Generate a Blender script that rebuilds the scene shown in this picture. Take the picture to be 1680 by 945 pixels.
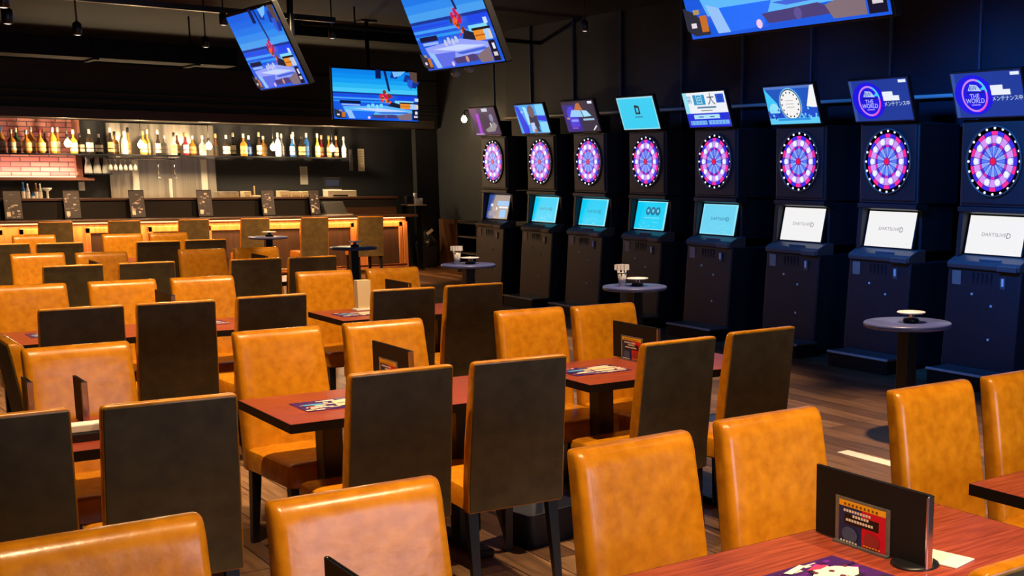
import bpy, bmesh, math, random
from math import pi, sin, cos, radians as rad
from mathutils import Vector, Matrix, noise
random.seed(7)
for o in list(bpy.data.objects): bpy.data.objects.remove(o, do_unlink=True)
S = bpy.context.scene
COL = S.collection

# ------------------------------------------------------------------ camera
F_PX, PX, PY, CAM_H = 1989.65, 1259.74, 607.72, 1.636
def _unit(v): return v.normalized()
_ray = lambda x, y: Vector(((x - PX) / F_PX, (y - PY) / F_PX, 1.0))
_X = _unit(_ray(3650, 303)); _Y = _unit(_ray(-440, 266)); _Z = -_unit(_ray(1150, 80 + 1 / 7.9e-5))
# rows of world axes in camera space (right, down, forward)
right = Vector((_X.x, _Y.x, _Z.x)); down = Vector((_X.y, _Y.y, _Z.y)); fwd = Vector((_X.z, _Y.z, _Z.z))
cd = bpy.data.cameras.new('camera'); cam = bpy.data.objects.new('camera', cd); COL.objects.link(cam)
M = Matrix.Identity(4)
for i in range(3):
    M[i][0] = right[i]; M[i][1] = -down[i]; M[i][2] = -fwd[i]
M[0][3], M[1][3], M[2][3] = 0, 0, CAM_H
cam.matrix_world = M
cd.sensor_fit = 'HORIZONTAL'; cd.sensor_width = 36; cd.lens = F_PX / 1680 * 36
cd.shift_x = (840 - PX) / 1680; cd.shift_y = (PY - 472.5) / 1680
cd.clip_start = 0.05; cd.clip_end = 100
S.camera = cam

# ------------------------------------------------------------------ light and exposure
S.view_settings.view_transform = 'Standard'; S.view_settings.look = 'None'
S.view_settings.exposure = 0.0; S.view_settings.gamma = 1.0; S.view_settings.use_curve_mapping = False
W = bpy.data.worlds.new('world'); S.world = W; W.use_nodes = True
W.node_tree.nodes['Background'].inputs[0].default_value = (0.16, 0.20, 0.40, 1)
W.node_tree.nodes['Background'].inputs[1].default_value = 0.012

def light(name, kind, loc, energy, color, target=None, **kw):
    d = bpy.data.lights.new(name, kind); d.energy = energy; d.color = color
    for k, v in kw.items(): setattr(d, k, v)
    o = bpy.data.objects.new(name, d); COL.objects.link(o); o.location = loc
    if target is not None:
        o.rotation_euler = (Vector(target) - Vector(loc)).to_track_quat('-Z', 'Y').to_euler()
    return o
WARM = (1.0, 0.69, 0.38)
# warm downlights over each bank of tables
for ry, en in ((1.9, 300), (4.7, 320), (7.5, 350), (10.4, 400), (13.3, 480)):
    for cx in (0.75, 2.0, 3.25):
        light('table_downlight', 'SPOT', (cx + (-0.18 if ry < 3 else 0.16), ry - (0.55 if ry < 6 else 0.8 if ry < 9 else 1.1), 3.3), en, WARM, (cx + 0.02, ry - (0.0 if ry < 9 else 0.2), 0.6),
              spot_size=rad(72), spot_blend=0.5, shadow_soft_size=0.04)
# warm light along the bar
for cx in (3.2, 4.6, 6.0, 7.2):
    light('bar_downlight', 'SPOT', (cx, 15.5, 2.78), 420, (1.0, 0.54, 0.22), (cx - .2, 17.7, 0.5), spot_size=rad(62), spot_blend=0.5, shadow_soft_size=0.06)
# unseen blue spots added to tint the dart machines and wall navy
for y, en in ((4.6, 760), (6.6, 640), (8.8, 260), (11.2, 80)):
    light('lane_tint_spot', 'SPOT', (4.9, y, 3.3), en, (0.02, 0.24, 1.0), (7.6, y, 1.55), spot_size=rad(62), spot_blend=0.9, shadow_soft_size=0.15)
for y in (3.4, 5.4, 7.6, 10.0):
    light('aisle_downlight', 'SPOT', (5.2, y, 3.3), 640, (1.0, 0.66, 0.38), (5.3, y + .2, 0.0), spot_size=rad(50), spot_blend=0.7, shadow_soft_size=0.08)
# bluish white area light added unseen behind the camera for sheen on tan chairs
light('front_sheen_light', 'AREA', (2.75, -1.3, 1.22), 66, (0.66, 0.74, 1.0), (2.75, 6, 1.22), shape='RECTANGLE', size=2.3, size_y=1.25)

# ------------------------------------------------------------------ materials
MATS = {}
def lin(c):
    return tuple(((x / 255) / 12.92 if x / 255 <= 0.04045 else ((x / 255 + 0.055) / 1.055) ** 2.4) for x in c)
def mat(name, col, rough=0.5, metal=0.0, spec=0.5, coat=0.0, alpha=1.0, trans=0.0):
    if name in MATS: return MATS[name]
    m = bpy.data.materials.new(name); m.use_nodes = True
    b = m.node_tree.nodes['Principled BSDF']
    b.inputs['Base Color'].default_value = (*col, 1); b.inputs['Roughness'].default_value = rough
    b.inputs['Metallic'].default_value = metal; b.inputs['Specular IOR Level'].default_value = spec
    b.inputs['Coat Weight'].default_value = coat
    b.inputs['Transmission Weight'].default_value = trans
    MATS[name] = m; return m
def mottled(name, c1, c2, scale, rough, coat=0.0, bump=0.0, stretch=(1, 1, 1), detail=4, spec=0.5, coords='Object', lo=0.35, hi=0.65):
    m = mat(name, c1, rough, coat=coat, spec=spec)
    nt = m.node_tree; b = nt.nodes['Principled BSDF']
    tc = nt.nodes.new('ShaderNodeTexCoord'); mp = nt.nodes.new('ShaderNodeMapping'); mp.inputs['Scale'].default_value = stretch
    nz = nt.nodes.new('ShaderNodeTexNoise'); nz.inputs['Scale'].default_value = scale; nz.inputs['Detail'].default_value = detail
    cr = nt.nodes.new('ShaderNodeValToRGB'); cr.color_ramp.elements[0].color = (*c1, 1); cr.color_ramp.elements[1].color = (*c2, 1)
    cr.color_ramp.elements[0].position = lo; cr.color_ramp.elements[1].position = hi
    L = nt.links.new
    L(tc.outputs[coords], mp.inputs[0]); L(mp.outputs[0], nz.inputs['Vector']); L(nz.outputs['Fac'], cr.inputs[0]); L(cr.outputs[0], b.inputs['Base Color'])
    if bump:
        bp = nt.nodes.new('ShaderNodeBump'); bp.inputs['Strength'].default_value = bump; bp.inputs['Distance'].default_value = 0.01
        L(nz.outputs['Fac'], bp.inputs['Height']); L(bp.outputs[0], b.inputs['Normal'])
    return m
def emit(name, rgb, strength=1.0):
    key = 'emit_%s' % name
    if key in MATS: return MATS[key]
    m = bpy.data.materials.new(key); m.use_nodes = True; nt = m.node_tree
    b = nt.nodes['Principled BSDF']; b.inputs['Base Color'].default_value = (0.01, 0.01, 0.012, 1); b.inputs['Roughness'].default_value = 0.35
    b.inputs['Emission Color'].default_value = (*lin(rgb), 1); b.inputs['Emission Strength'].default_value = strength
    MATS[key] = m; return m
def E(r, g, b, s=1.0): return emit('%d_%d_%d_%g' % (r, g, b, s), (r, g, b), s)

LEATHER = mottled('tan_leather', (0.40, 0.137, 0.003), (0.62, 0.244, 0.009), 24, 0.27, coat=0.0, bump=0.12, detail=10, lo=.25, hi=.75)
VINYL = mottled('dark_brown_vinyl', (0.070, 0.050, 0.016), (0.110, 0.078, 0.027), 14, 0.55, bump=0.05)
BLACK = mat('black_lacquer', (0.008, 0.008, 0.010), 0.35)
MATTE = mat('matte_black', (0.006, 0.006, 0.008), 0.6, spec=.25)
WOOD = mottled('mahogany_top', (0.20, 0.032, 0.016), (0.36, 0.068, 0.034), 5, 0.33, stretch=(1.2, 16, 8), spec=.4)
CHROME = mat('chrome', (0.75, 0.75, 0.78), 0.18, metal=1)
STEEL = mottled('brushed_steel', (0.42, 0.38, 0.32), (0.66, 0.60, 0.50), 4, 0.30, stretch=(4, 1, 0.08)); STEEL.node_tree.nodes['Principled BSDF'].inputs['Metallic'].default_value = 0.55
WHITE = mat('white_plastic', (0.75, 0.74, 0.72), 0.4)
PAPER = mat('white_paper', (0.80, 0.77, 0.70), 0.7)
CAB = mottled('machine_black', (0.006, 0.010, 0.018), (0.009, 0.014, 0.024), 40, 0.5)
CABM = mat('machine_grey_trim', (0.07, 0.075, 0.085), 0.4)
GLASS = mat('clear_glass', (0.85, 0.87, 0.9), 0.05, trans=0.9)

# ------------------------------------------------------------------ mesh helpers
class B:
    """collects solids, then links them as one mesh object"""
    def __init__(s): s.bm = bmesh.new(); s.mats = []
    def mi(s, m):
        if m not in s.mats: s.mats.append(m)
        return s.mats.index(m)
    def _merge(s, b2, m):
        i = s.mi(m)
        for f in b2.faces: f.material_index = i
        me = bpy.data.meshes.new('t'); b2.to_mesh(me); b2.free(); s.bm.from_mesh(me); bpy.data.meshes.remove(me)
    def box(s, c, d, m, bev=0.0, seg=2, rot=None):
        b = bmesh.new(); bmesh.ops.create_cube(b, size=1)
        for v in b.verts: v.co = Vector((v.co.x * d[0], v.co.y * d[1], v.co.z * d[2]))
        if bev: bmesh.ops.bevel(b, geom=b.edges[:], offset=min(bev, min(d) * 0.49), segments=seg, affect='EDGES', profile=0.5)
        if rot is not None: bmesh.ops.rotate(b, verts=b.verts, cent=(0, 0, 0), matrix=rot)
        bmesh.ops.translate(b, verts=b.verts, vec=c); s._merge(b, m); return s
    def b2(s, lo, hi, m, bev=0.0, seg=2):
        return s.box([(a + b) / 2 for a, b in zip(lo, hi)], [abs(b - a) for a, b in zip(lo, hi)], m, bev, seg)
    def lathe(s, prof, m, loc=(0, 0, 0), n=24, rot=None):
        b = bmesh.new(); rings = []
        for r, z in prof:
            rings.append([b.verts.new((r * cos(2 * pi * k / n), r * sin(2 * pi * k / n), z)) for k in range(n)] if r > 1e-6 else [b.verts.new((0, 0, z))])
        for A, C in zip(rings, rings[1:]):
            if len(A) == 1 and len(C) > 1:
                for k in range(n): b.faces.new((A[0], C[(k + 1) % n], C[k]))
            elif len(C) == 1 and len(A) > 1:
                for k in range(n): b.faces.new((A[k], A[(k + 1) % n], C[0]))
            elif len(A) > 1:
                for k in range(n): b.faces.new((A[k], A[(k + 1) % n], C[(k + 1) % n], C[k]))
        if len(rings[0]) > 1: b.faces.new(rings[0][::-1])
        if len(rings[-1]) > 1: b.faces.new(rings[-1])
        bmesh.ops.recalc_face_normals(b, faces=b.faces)
        for f in b.faces: f.smooth = True
        if rot is not None: bmesh.ops.rotate(b, verts=b.verts, cent=(0, 0, 0), matrix=rot)
        bmesh.ops.translate(b, verts=b.verts, vec=loc); s._merge(b, m); return s
    def tube(s, pts, r, m, n=10):
        pts = [Vector(p) for p in pts]; b = bmesh.new(); rings = []
        rr = r if isinstance(r, (list, tuple)) else [r] * len(pts)
        for i, p in enumerate(pts):
            t = (pts[min(i + 1, len(pts) - 1)] - pts[max(i - 1, 0)]).normalized()
            a = t.orthogonal() if abs(t.z) < 0.99 else Vector((1, 0, 0))
            if abs(t.z) < 0.99: a = t.cross(Vector((0, 0, 1))).normalized()
            c = t.cross(a).normalized()
            rings.append([b.verts.new(p + (a * cos(2 * pi * k / n) + c * sin(2 * pi * k / n)) * rr[i]) for k in range(n)])
        for A, C in zip(rings, rings[1:]):
            for k in range(n): b.faces.new((A[k], A[(k + 1) % n], C[(k + 1) % n], C[k]))
        b.faces.new(rings[0][::-1]); b.faces.new(rings[-1])
        bmesh.ops.recalc_face_normals(b, faces=b.faces)
        for f in b.faces: f.smooth = True
        s._merge(b, m); return s
    def prism(s, poly, a, b_, axis, m, bev=0.0):
        """poly in the two other axes, extruded along axis from a to b_"""
        b = bmesh.new()
        def P(u, v, w): return {'x': (w, u, v), 'y': (u, w, v), 'z': (u, v, w)}[axis]
        A = [b.verts.new(P(u, v, a)) for u, v in poly]; C = [b.verts.new(P(u, v, b_)) for u, v in poly]
        n = len(poly)
        for k in range(n): b.faces.new((A[k], A[(k + 1) % n], C[(k + 1) % n], C[k]))
        b.faces.new(A[::-1]); b.faces.new(C)
        bmesh.ops.recalc_face_normals(b, faces=b.faces)
        if bev: bmesh.ops.bevel(b, geom=b.edges[:], offset=bev, segments=2, affect='EDGES', profile=0.5)
        s._merge(b, m); return s
    def loft(s, rings, m, smooth=True, cap=True):
        b = bmesh.new(); R = [[b.verts.new(p) for p in r] for r in rings]; n = len(R[0])
        for A, C in zip(R, R[1:]):
            for k in range(n): b.faces.new((A[k], A[(k + 1) % n], C[(k + 1) % n], C[k]))
        if cap: b.faces.new(R[0][::-1]); b.faces.new(R[-1])
        bmesh.ops.recalc_face_normals(b, faces=b.faces)
        for f in b.faces: f.smooth = smooth
        s._merge(b, m); return s
    def make(s, name, parent=None, smooth_angle=None):
        me = bpy.data.meshes.new(name); s.bm.to_mesh(me); s.bm.free()
        for m in s.mats: me.materials.append(m)
        if smooth_angle:
            for p in me.polygons: p.use_smooth = True
            try: me.set_sharp_from_angle(angle=rad(smooth_angle))
            except Exception: pass
        o = bpy.data.objects.new(name, me); COL.objects.link(o)
        if parent is not None: o.parent = parent
        return o
def tag(o, label, cat, group=None):
    o['label'] = label; o['category'] = cat
    if group: o['group'] = group
    return o
def thing(name, loc, rz=0, label=None, cat=None, group=None):
    o = bpy.data.objects.new(name, None); o.empty_display_size = 0.1; COL.objects.link(o)
    o.location = loc; o.rotation_euler = (0, 0, rz)
    if label: tag(o, label, cat, group)
    return o
def struct(name, bb):
    o = bb.make(name); o['kind'] = 'structure'; return o
def copy_tree(o, parent=None):
    c = o.copy(); COL.objects.link(c)
    if parent is not None: c.parent = parent
    for ch in list(o.children): copy_tree(ch, c)
    return c
def rrect(hx, hy, r, n=5):
    pts = []
    for cx, cy, a0 in ((hx - r, hy - r, 0), (-hx + r, hy - r, pi / 2), (-hx + r, -hy + r, pi), (hx - r, -hy + r, 1.5 * pi)):
        for k in range(n): a = a0 + (pi / 2) * k / (n - 1); pts.append((cx + r * cos(a), cy + r * sin(a)))
    return pts
ORD = ['first', 'second', 'third', 'fourth', 'fifth', 'sixth', 'seventh', 'eighth', 'ninth', 'tenth']

# flat picture printed or shown on a sheet: coloured polygons and letters in one mesh
_font_cache = {}
def text_tris(txt, size):
    key = txt
    if key not in _font_cache:
        cu = bpy.data.curves.new('tx', 'FONT'); cu.body = txt; cu.align_x = 'CENTER'; cu.align_y = 'CENTER'; cu.resolution_u = 3
        o = bpy.data.objects.new('tx', cu); COL.objects.link(o)
        dg = bpy.context.evaluated_depsgraph_get(); me = bpy.data.meshes.new_from_object(o.evaluated_get(dg))
        _font_cache[key] = ([(v.co.x, v.co.y) for v in me.vertices], [tuple(p.vertices) for p in me.polygons])
        bpy.data.objects.remove(o); bpy.data.curves.remove(cu); bpy.data.meshes.remove(me)
    vs, fs = _font_cache[key]
    return [(x * size, y * size) for x, y in vs], fs
class Pic:
    def __init__(s, w, h): s.w, s.h, s.items = w, h, []
    def poly(s, pts, m): s.items.append(([((x - .5) * s.w, (y - .5) * s.h) for x, y in pts], None, m)); return s
    def rect(s, x0, y0, x1, y1, m): return s.poly([(x0, y0), (x1, y0), (x1, y1), (x0, y1)], m)
    def disc(s, cx, cy, r, m, n=28, ry=None):
        cx = (cx - .5) * s.w; cy = (cy - .5) * s.h; ry = ry or r
        s.items.append(([(cx + r * cos(2 * pi * k / n), cy + ry * sin(2 * pi * k / n)) for k in range(n)], None, m)); return s
    def ring(s, cx, cy, r0, r1, m, a0=0, a1=2 * pi, n=24):
        cx = (cx - .5) * s.w; cy = (cy - .5) * s.h; V = []; Fc = []
        for k in range(n + 1):
            a = a0 + (a1 - a0) * k / n; V += [(cx + r0 * cos(a), cy + r0 * sin(a)), (cx + r1 * cos(a), cy + r1 * sin(a))]
        for k in range(n): Fc.append((2 * k, 2 * k + 1, 2 * k + 3, 2 * k + 2))
        s.items.append((V, Fc, m)); return s
    def text(s, t, cx, cy, size, m, sx=1.0):
        vs, fs = text_tris(t, size); s.items.append(([(x * sx + (cx - .5) * s.w, y + (cy - .5) * s.h) for x, y in vs], fs, m)); return s
    def make(s, name, parent, origin=(0, 0, 0), tilt=0.0, step=0.0005, flat=False):
        """local frame: x right, z up, picture faces -y; tilt>0 leans the top towards the viewer"""
        verts, faces, mi, mats = [], [], [], []
        up = Vector((0, -sin(tilt), cos(tilt))); nrm = Vector((0, -cos(tilt), -sin(tilt)))
        if flat: up = Vector((0, 1, 0)); nrm = Vector((0, 0, 1))
        for k, (V, Fc, m) in enumerate(s.items):
            if m not in mats: mats.append(m)
            o = len(verts)
            for x, y in V: verts.append(Vector(origin) + Vector((x, 0, 0)) + up * y + nrm * (step * (k + 1)))
            for f in (Fc or [tuple(range(len(V)))]): faces.append(tuple(o + i for i in f)); mi.append(mats.index(m))
        me = bpy.data.meshes.new(name); me.from_pydata([tuple(v) for v in verts], [], faces)
        for m in mats: me.materials.append(m)
        for p, i in zip(me.polygons, mi): p.material_index = i
        o = bpy.data.objects.new(name, me); COL.objects.link(o); o.parent = parent
        return o

# ------------------------------------------------------------------ the room
fl = mat('wood_floor', (0.1, 0.06, 0.04), 0.36); nt = fl.node_tree; L = nt.links.new; bs = nt.nodes['Principled BSDF']
tc = nt.nodes.new('ShaderNodeTexCoord'); mp = nt.nodes.new('ShaderNodeMapping'); mp.inputs['Rotation'].default_value = (0, 0, pi / 2)
br = nt.nodes.new('ShaderNodeTexBrick'); br.inputs['Scale'].default_value = 1; br.inputs['Brick Width'].default_value = 1.25; br.inputs['Row Height'].default_value = 0.155
br.inputs['Mortar Size'].default_value = 0.003; br.inputs['Color1'].default_value = (0.10, 0.050, 0.026, 1); br.inputs['Color2'].default_value = (0.30, 0.165, 0.085, 1); br.inputs['Mortar'].default_value = (0.02, 0.012, 0.01, 1)
nz = nt.nodes.new('ShaderNodeTexNoise'); nz.inputs['Scale'].default_value = 3; nz.inputs['Detail'].default_value = 6
mp2 = nt.nodes.new('ShaderNodeMapping'); mp2.inputs['Scale'].default_value = (14, 0.9, 1)
mx = nt.nodes.new('ShaderNodeMixRGB'); mx.blend_type = 'MULTIPLY'; mx.inputs[0].default_value = 0.75
cr = nt.nodes.new('ShaderNodeValToRGB'); cr.color_ramp.elements[0].position = 0.3; cr.color_ramp.elements[0].color = (0.35, 0.33, 0.33, 1); cr.color_ramp.elements[1].position = 0.7; cr.color_ramp.elements[1].color = (1.2, 1.2, 1.2, 1)
L(tc.outputs['Object'], mp.inputs[0]); L(mp.outputs[0], br.inputs['Vector']); L(tc.outputs['Object'], mp2.inputs[0]); L(mp2.outputs[0], nz.inputs['Vector'])
L(nz.outputs['Fac'], cr.inputs[0]); L(br.outputs['Color'], mx.inputs[1]); L(cr.outputs[0], mx.inputs[2]); L(mx.outputs[0], bs.inputs['Base Color'])
WALLM = mottled('charcoal_wall', (0.010, 0.0105, 0.013), (0.013, 0.014, 0.018), 3, 0.6)
NAVY = mottled('blue_black_wall', (0.0013, 0.0025, 0.016), (0.002, 0.0035, 0.021), 2, 0.6)
GREYW = mottled('grey_wall', (0.018, 0.020, 0.026), (0.024, 0.026, 0.032), 3, 0.6)
CEIL = mat('black_ceiling', (0.003, 0.0035, 0.007), 0.8)
BULK = mottled('bulkhead_brown_black', (0.011, 0.009, 0.0085), (0.015, 0.012, 0.010), 2, 0.6)

struct('floor', B().b2((-2, -2, -0.1), (10.5, 21, 0), fl))
struct('ceiling', B().b2((-2, -2, 3.45), (10.5, 21, 3.6), CEIL))
struct('wall_left', B().b2((-2.2, -2, 0), (-2, 21, 3.45), WALLM))
struct('wall_front', B().b2((-2, -2.2, 0), (10.5, -2, 3.45), WALLM))
struct('wall_back', B().b2((-2, 20.2, 0), (10.5, 20.4, 3.45), WALLM))
struct('wall_right', B().b2((8.0, -2, 0), (8.6, 14.95, 3.45), NAVY))
struct('wall_far_right', B().b2((9.1, 14.95, 0), (9.3, 20.2, 3.45), GREYW))
struct('wall_return', B().b2((8.6, 14.85, 0), (9.3, 14.95, 3.45), GREYW))
# passage wall at the end of the bar
struct('wall_bar_end', B().b2((8.72, 19.45, 0), (9.1, 19.6, 2.28), WALLM))
# bulkhead over the bar with its mouldings
bk = B().b2((-2, 19.4, 2.28), (9.1, 20.2, 3.45), BULK)
bk.b2((-2, 19.30, 2.28), (9.0, 19.42, 2.42), mottled('soffit_wood', (0.050, 0.032, 0.020), (0.075, 0.045, 0.026), 4, 0.45, stretch=(0.5, 4, 12)), 0.008)
bk.b2((-2, 19.34, 2.50), (9.1, 19.42, 2.56), BULK, 0.01).b2((-2, 19.36, 2.62), (9.1, 19.42, 2.66), BULK, 0.008).b2((-2, 19.35, 3.0), (9.1, 19.42, 3.06), BULK, 0.01)
struct('trim_1', bk)
for k, y in enumerate((15.25, 14.25, 13.2, 12.15, 10.95, 9.9, 8.85, 7.8, 6.77, 5.7)):
    struct('trim_%d' % (k + 2), B().b2((7.975, y - 0.010, 0.1), (8.0, y + 0.010, 3.45), mat('blue_grey_trim', (0.05, 0.075, 0.13), 0.4)))
tag(B().tube([(7.94, 3, 2.27), (7.94, 14.9, 2.31)], 0.018, mat('pale_rail', (0.55, 0.5, 0.48), 0.35)).make('wall_rail'), 'long pale conduit rail running along the navy wall behind the upper screens', 'rail')

# ------------------------------------------------------------------ ceiling services
DUCT = mottled('dark_duct_metal', (0.004, 0.005, 0.008), (0.007, 0.008, 0.012), 4, 0.75, spec=.2)
tag(B().b2((1.2, 16.0, 2.86), (4.9, 16.5, 3.08), DUCT, 0.01).b2((2.0, 15.98, 2.84), (2.06, 16.52, 3.1), DUCT).b2((3.3, 15.98, 2.84), (3.36, 16.52, 3.1), DUCT).b2((4.4, 15.98, 2.84), (4.46, 16.52, 3.1), DUCT)
    .tube([(2.03, 16.25, 3.08), (2.03, 16.25, 3.44)], 0.01, DUCT).tube([(4.43, 16.25, 3.08), (4.43, 16.25, 3.44)], 0.01, DUCT).make('air_duct'), 'rectangular dark air duct hanging above the bottle shelf side of the room', 'duct')
tag(B().b2((5.4, 15.9, 3.28), (9.0, 16.3, 3.42), DUCT, 0.01).tube([(6, 16.1, 3.40), (6, 16.1, 3.44)], 0.02, DUCT).make('air_duct'), 'slim dark duct tight to the ceiling above the wall television', 'duct')
tag(B().tube([(5.0, 14.0, 3.22), (8.0, 14.0, 3.22)], 0.025, DUCT).tube([(5.6, 14, 3.22), (5.6, 14, 3.45)], 0.01, DUCT).tube([(7.4, 14, 3.22), (7.4, 14, 3.45)], 0.01, DUCT).make('ceiling_pipe'), 'thin dark pipe crossing the ceiling above the palm tree television', 'pipe')
tag(B().tube([(2.2, 9.6, 3.2), (2.7, 10.2, 3.08), (3.0, 11.0, 3.2), (3.3, 11.6, 3.3)], 0.014, DUCT).tube([(2.2, 9.6, 3.2), (2.1, 9.5, 3.45)], 0.014, DUCT).make('ceiling_cable'), 'loose dark cable looping under the ceiling near the small tilted television', 'cable')
tag(B().b2((1.2, 11.97, 3.02), (4.6, 12.03, 3.07), BLACK).tube([(2, 12, 3.05), (2, 12, 3.45)], 0.01, BLACK).tube([(4, 12, 3.05), (4, 12, 3.45)], 0.01, BLACK).make('lighting_track'), 'black lighting track hung across the ceiling at left', 'track')
spots = [((1.38, 9.0, 2.66), 'far left edge of the ceiling, upper one'), ((1.55, 10.0, 2.66), 'far left edge of the ceiling, lower one'), ((2.37, 12.0, 2.80), 'dark ceiling above the brick niche'),
         ((3.57, 12.0, 2.98), 'ceiling left of the small tilted television'), ((3.97, 14.0, 2.95), 'below the duct left of the small tilted television'), ((4.95, 13.0, 3.04), 'ceiling between the small tilted and the palm television'),
         ((6.8, 11.0, 3.10), 'ceiling over the fourth game machine'), ((5.85, 12.0, 2.62), 'under the middle hanging television, left one of the pair'), ((6.03, 12.05, 2.68), 'under the middle hanging television, right one of the pair')]
for k, (p, w) in enumerate(spots):
    big = k >= 7
    r = 0.05 if big else 0.035
    t = thing('ceiling_spotlight', p, 0, ('small pale round' if big else 'small black') + ' spotlight ' + ('hanging ' if big else 'on the ') + w, 'spotlight', 'spotlights under the ceiling')
    B().tube([(0, 0, 0.03), (0, 0, 3.45 - p[2])], 0.008, BLACK).make('stem', t)
    if big:
        B().lathe([(0, -r), (r * 0.7, -r * 0.75), (r, 0), (r * 0.7, r * 0.75), (0, r)], mat('spot_grey', (0.35, 0.35, 0.36), 0.4), n=16).make('head', t)
    else:
        B().lathe([(0.012, 0.05), (r, 0.03), (r, -0.06), (r * 0.7, -0.065)], BLACK, n=16).make('head', t)
        B().lathe([(0, -0.070), (r * 0.6, -0.066), (r * 0.6, -0.064)], E(255, 240, 220, 1.2), n=12).make('lens', t)

# ------------------------------------------------------------------ televisions
def beach(w, h, warm=0.0, variant=0):
    p = Pic(w, h)
    sky = [(8, 130, 235), (10, 145, 240), (20, 160, 245), (40, 180, 245), (70, 200, 250)] if variant == 0 else [(10, 95, 225), (15, 105, 230), (25, 120, 235), (45, 140, 240), (70, 160, 240)]
    for k in range(5): p.rect(0, 0.97 - 0.09 * (k + 1), 1, 0.975 - 0.09 * k, E(*sky[k]))
    p.rect(0, .0, 1, .53, E(20, 90, 225)); p.rect(0, .50, 1, .53, E(15, 50, 150)); p.rect(0, .40, .62, .43, E(70, 160, 250)); p.rect(0, .455, .5, .475, E(25, 70, 240))
    p.rect(0, .34, .75, .37, E(40, 150, 245)); p.rect(.75, .42, 1, .50, E(20, 70, 235)); p.rect(.72, .33, .95, .40, E(130, 215, 250))
    # palm trunk and fronds
    p.poly([(.595, .98), (.625, .98), (.672, .58), (.645, .58)], E(18, 30, 90)); p.rect(.50, .82, .565, 1.0, E(8, 22, 80))
    for a, b, c in ((.70, .99, .86), (.86, .93, .72), (.93, .82, .80)):
        p.poly([(a, b), (a + .10, b - .03), (a + .05, b - .16), (a - .03, b - .14)], E(22, 50, 150))
    p.poly([(.70, .97), (.86, .99), (.80, .90), (.72, .86)], E(120, 190, 250)); p.poly([(.90, .99), (1, .98), (1, .76), (.93, .80)], E(90, 70, 60))
    p.poly([(.88, .84), (.95, .82), (.93, .64), (.88, .70)], E(40, 90, 210))
    # flowers
    rs = random.Random(3 + variant)
    for k in range(26):
        a = rs.uniform(0, 2 * pi); r = rs.uniform(0, .075)
        p.disc(.62 + r * cos(a) * .9, .45 + r * 1.7 * sin(a), rs.uniform(.010, .024) * w, E(*rs.choice([(230, 30, 60), (250, 90, 40), (200, 20, 90), (120, 60, 20), (250, 130, 50), (60, 60, 20)])), n=8)
    # railing and far chairs
    p.rect(.07, .31, .31, .365, E(5, 15, 60)); p.rect(.09, .27, .30, .30, E(150, 180, 250))
    p.poly([(.62, .27), (.78, .25), (.78, .33), (.68, .37)], E(20, 30, 55)); p.rect(.78, .24, .91, .35, E(235, 145, 45)); p.rect(.90, .24, .985, .34, E(170, 205, 250)); p.rect(.77, .345, .99, .37, E(25, 20, 30)); p.rect(.79, .285, .91, .30, E(190, 95, 20))
    # white cloth table
    c1, c2 = ((95, 185, 250), (30, 110, 250)) if variant == 0 else ((150, 165, 250), (90, 110, 230))
    p.poly([(.10, .25), (.60, .29), (.95, .21), (.90, .12), (.30, .10), (.13, .13)], E(*c1))
    p.poly([(.20, .22), (.55, .235), (.88, .19), (.52, .17)], E(200, 215, 255)); p.poly([(.48, .155), (.85, .175), (.9, .15), (.55, .13)], E(60, 100, 220))
    p.poly([(.20, .17), (.48, .17), (.42, .03), (.24, .02)], E(*c2)); p.poly([(.13, .20), (.20, .17), (.24, .02), (.17, .02)], E(150, 195, 250))
    for k in range(4): p.disc(.40 + .05 * k, .27 + .02 * (k % 2), .022 * w, E(*((120, 220, 250) if variant == 0 else (190, 200, 235))), n=8)
    p.poly([(.42, .10), (.70, .12), (.80, .05), (.45, .04)], E(70, 60, 120)); p.poly([(.73, .10), (.91, .17), (.91, .02), (.76, .02)], E(130, 110, 120))
    p.disc(.40, .045, .016 * w, E(240, 200, 240), n=8); p.disc(.60, .075, .02 * w, E(200, 150, 130) if variant else E(90, 80, 150), n=8)
    p.poly([(0, .20), (.06, .16), (.13, .06), (.13, .02), (.04, .02), (0, .06)], E(40, 45, 60)); p.rect(.085, .04, .125, .14, E(200, 110, 40)); p.rect(.03, .07, .06, .10, E(235, 220, 230)); p.rect(.055, .15, .09, .18, E(170, 150, 100))
    p.rect(.92, .02, 1, .23, E(12, 18, 45)); p.rect(.955, .14, .985, .20, E(230, 235, 255)); p.rect(.94, .07, .985, .11, E(220, 210, 215)); p.rect(.955, .40, 1, .46, E(200, 225, 255))
    p.rect(.97, .25, .995, .33, E(230, 210, 180))
    return p
def television(name_label, loc, rz, w, h, tilt, variant, drop):
    t = thing('television', loc, rz, name_label, 'television', 'hanging televisions')
    R = Matrix.Rotation(tilt, 3, 'X')
    B().box((0, 0, 0), (w + 0.024, 0.045, h + 0.024), MATTE, 0.006, rot=R).make('casing', t)
    b = B(); q = R @ Vector((0, 0.055, 0)); b.box(q, (w * 0.55, 0.06, h * 0.5), MATTE, 0.01, rot=R); b.make('rear_cover', t)
    beach(w, h, variant=variant).make('screen', t, origin=R @ Vector((0, -0.0235, 0)), tilt=tilt, step=0.0003)
    q = R @ Vector((0, 0.09, 0))
    m = B().tube([q, q + Vector((0, 0.10, 0.05)), (0, q.y + 0.10, drop)], 0.025, BLACK).box((0, q.y + 0.10, drop - 0.01), (0.2, 0.2, 0.02), BLACK)
    m.make('ceiling_bracket', t)
    return t
television('large television at the top left tilted down, furthest of the three side on beach screens', (3.30, 10.0, 2.558), -pi / 2, 1.1, 0.62, 0.41, 1, 3.45 - 2.558)
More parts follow.
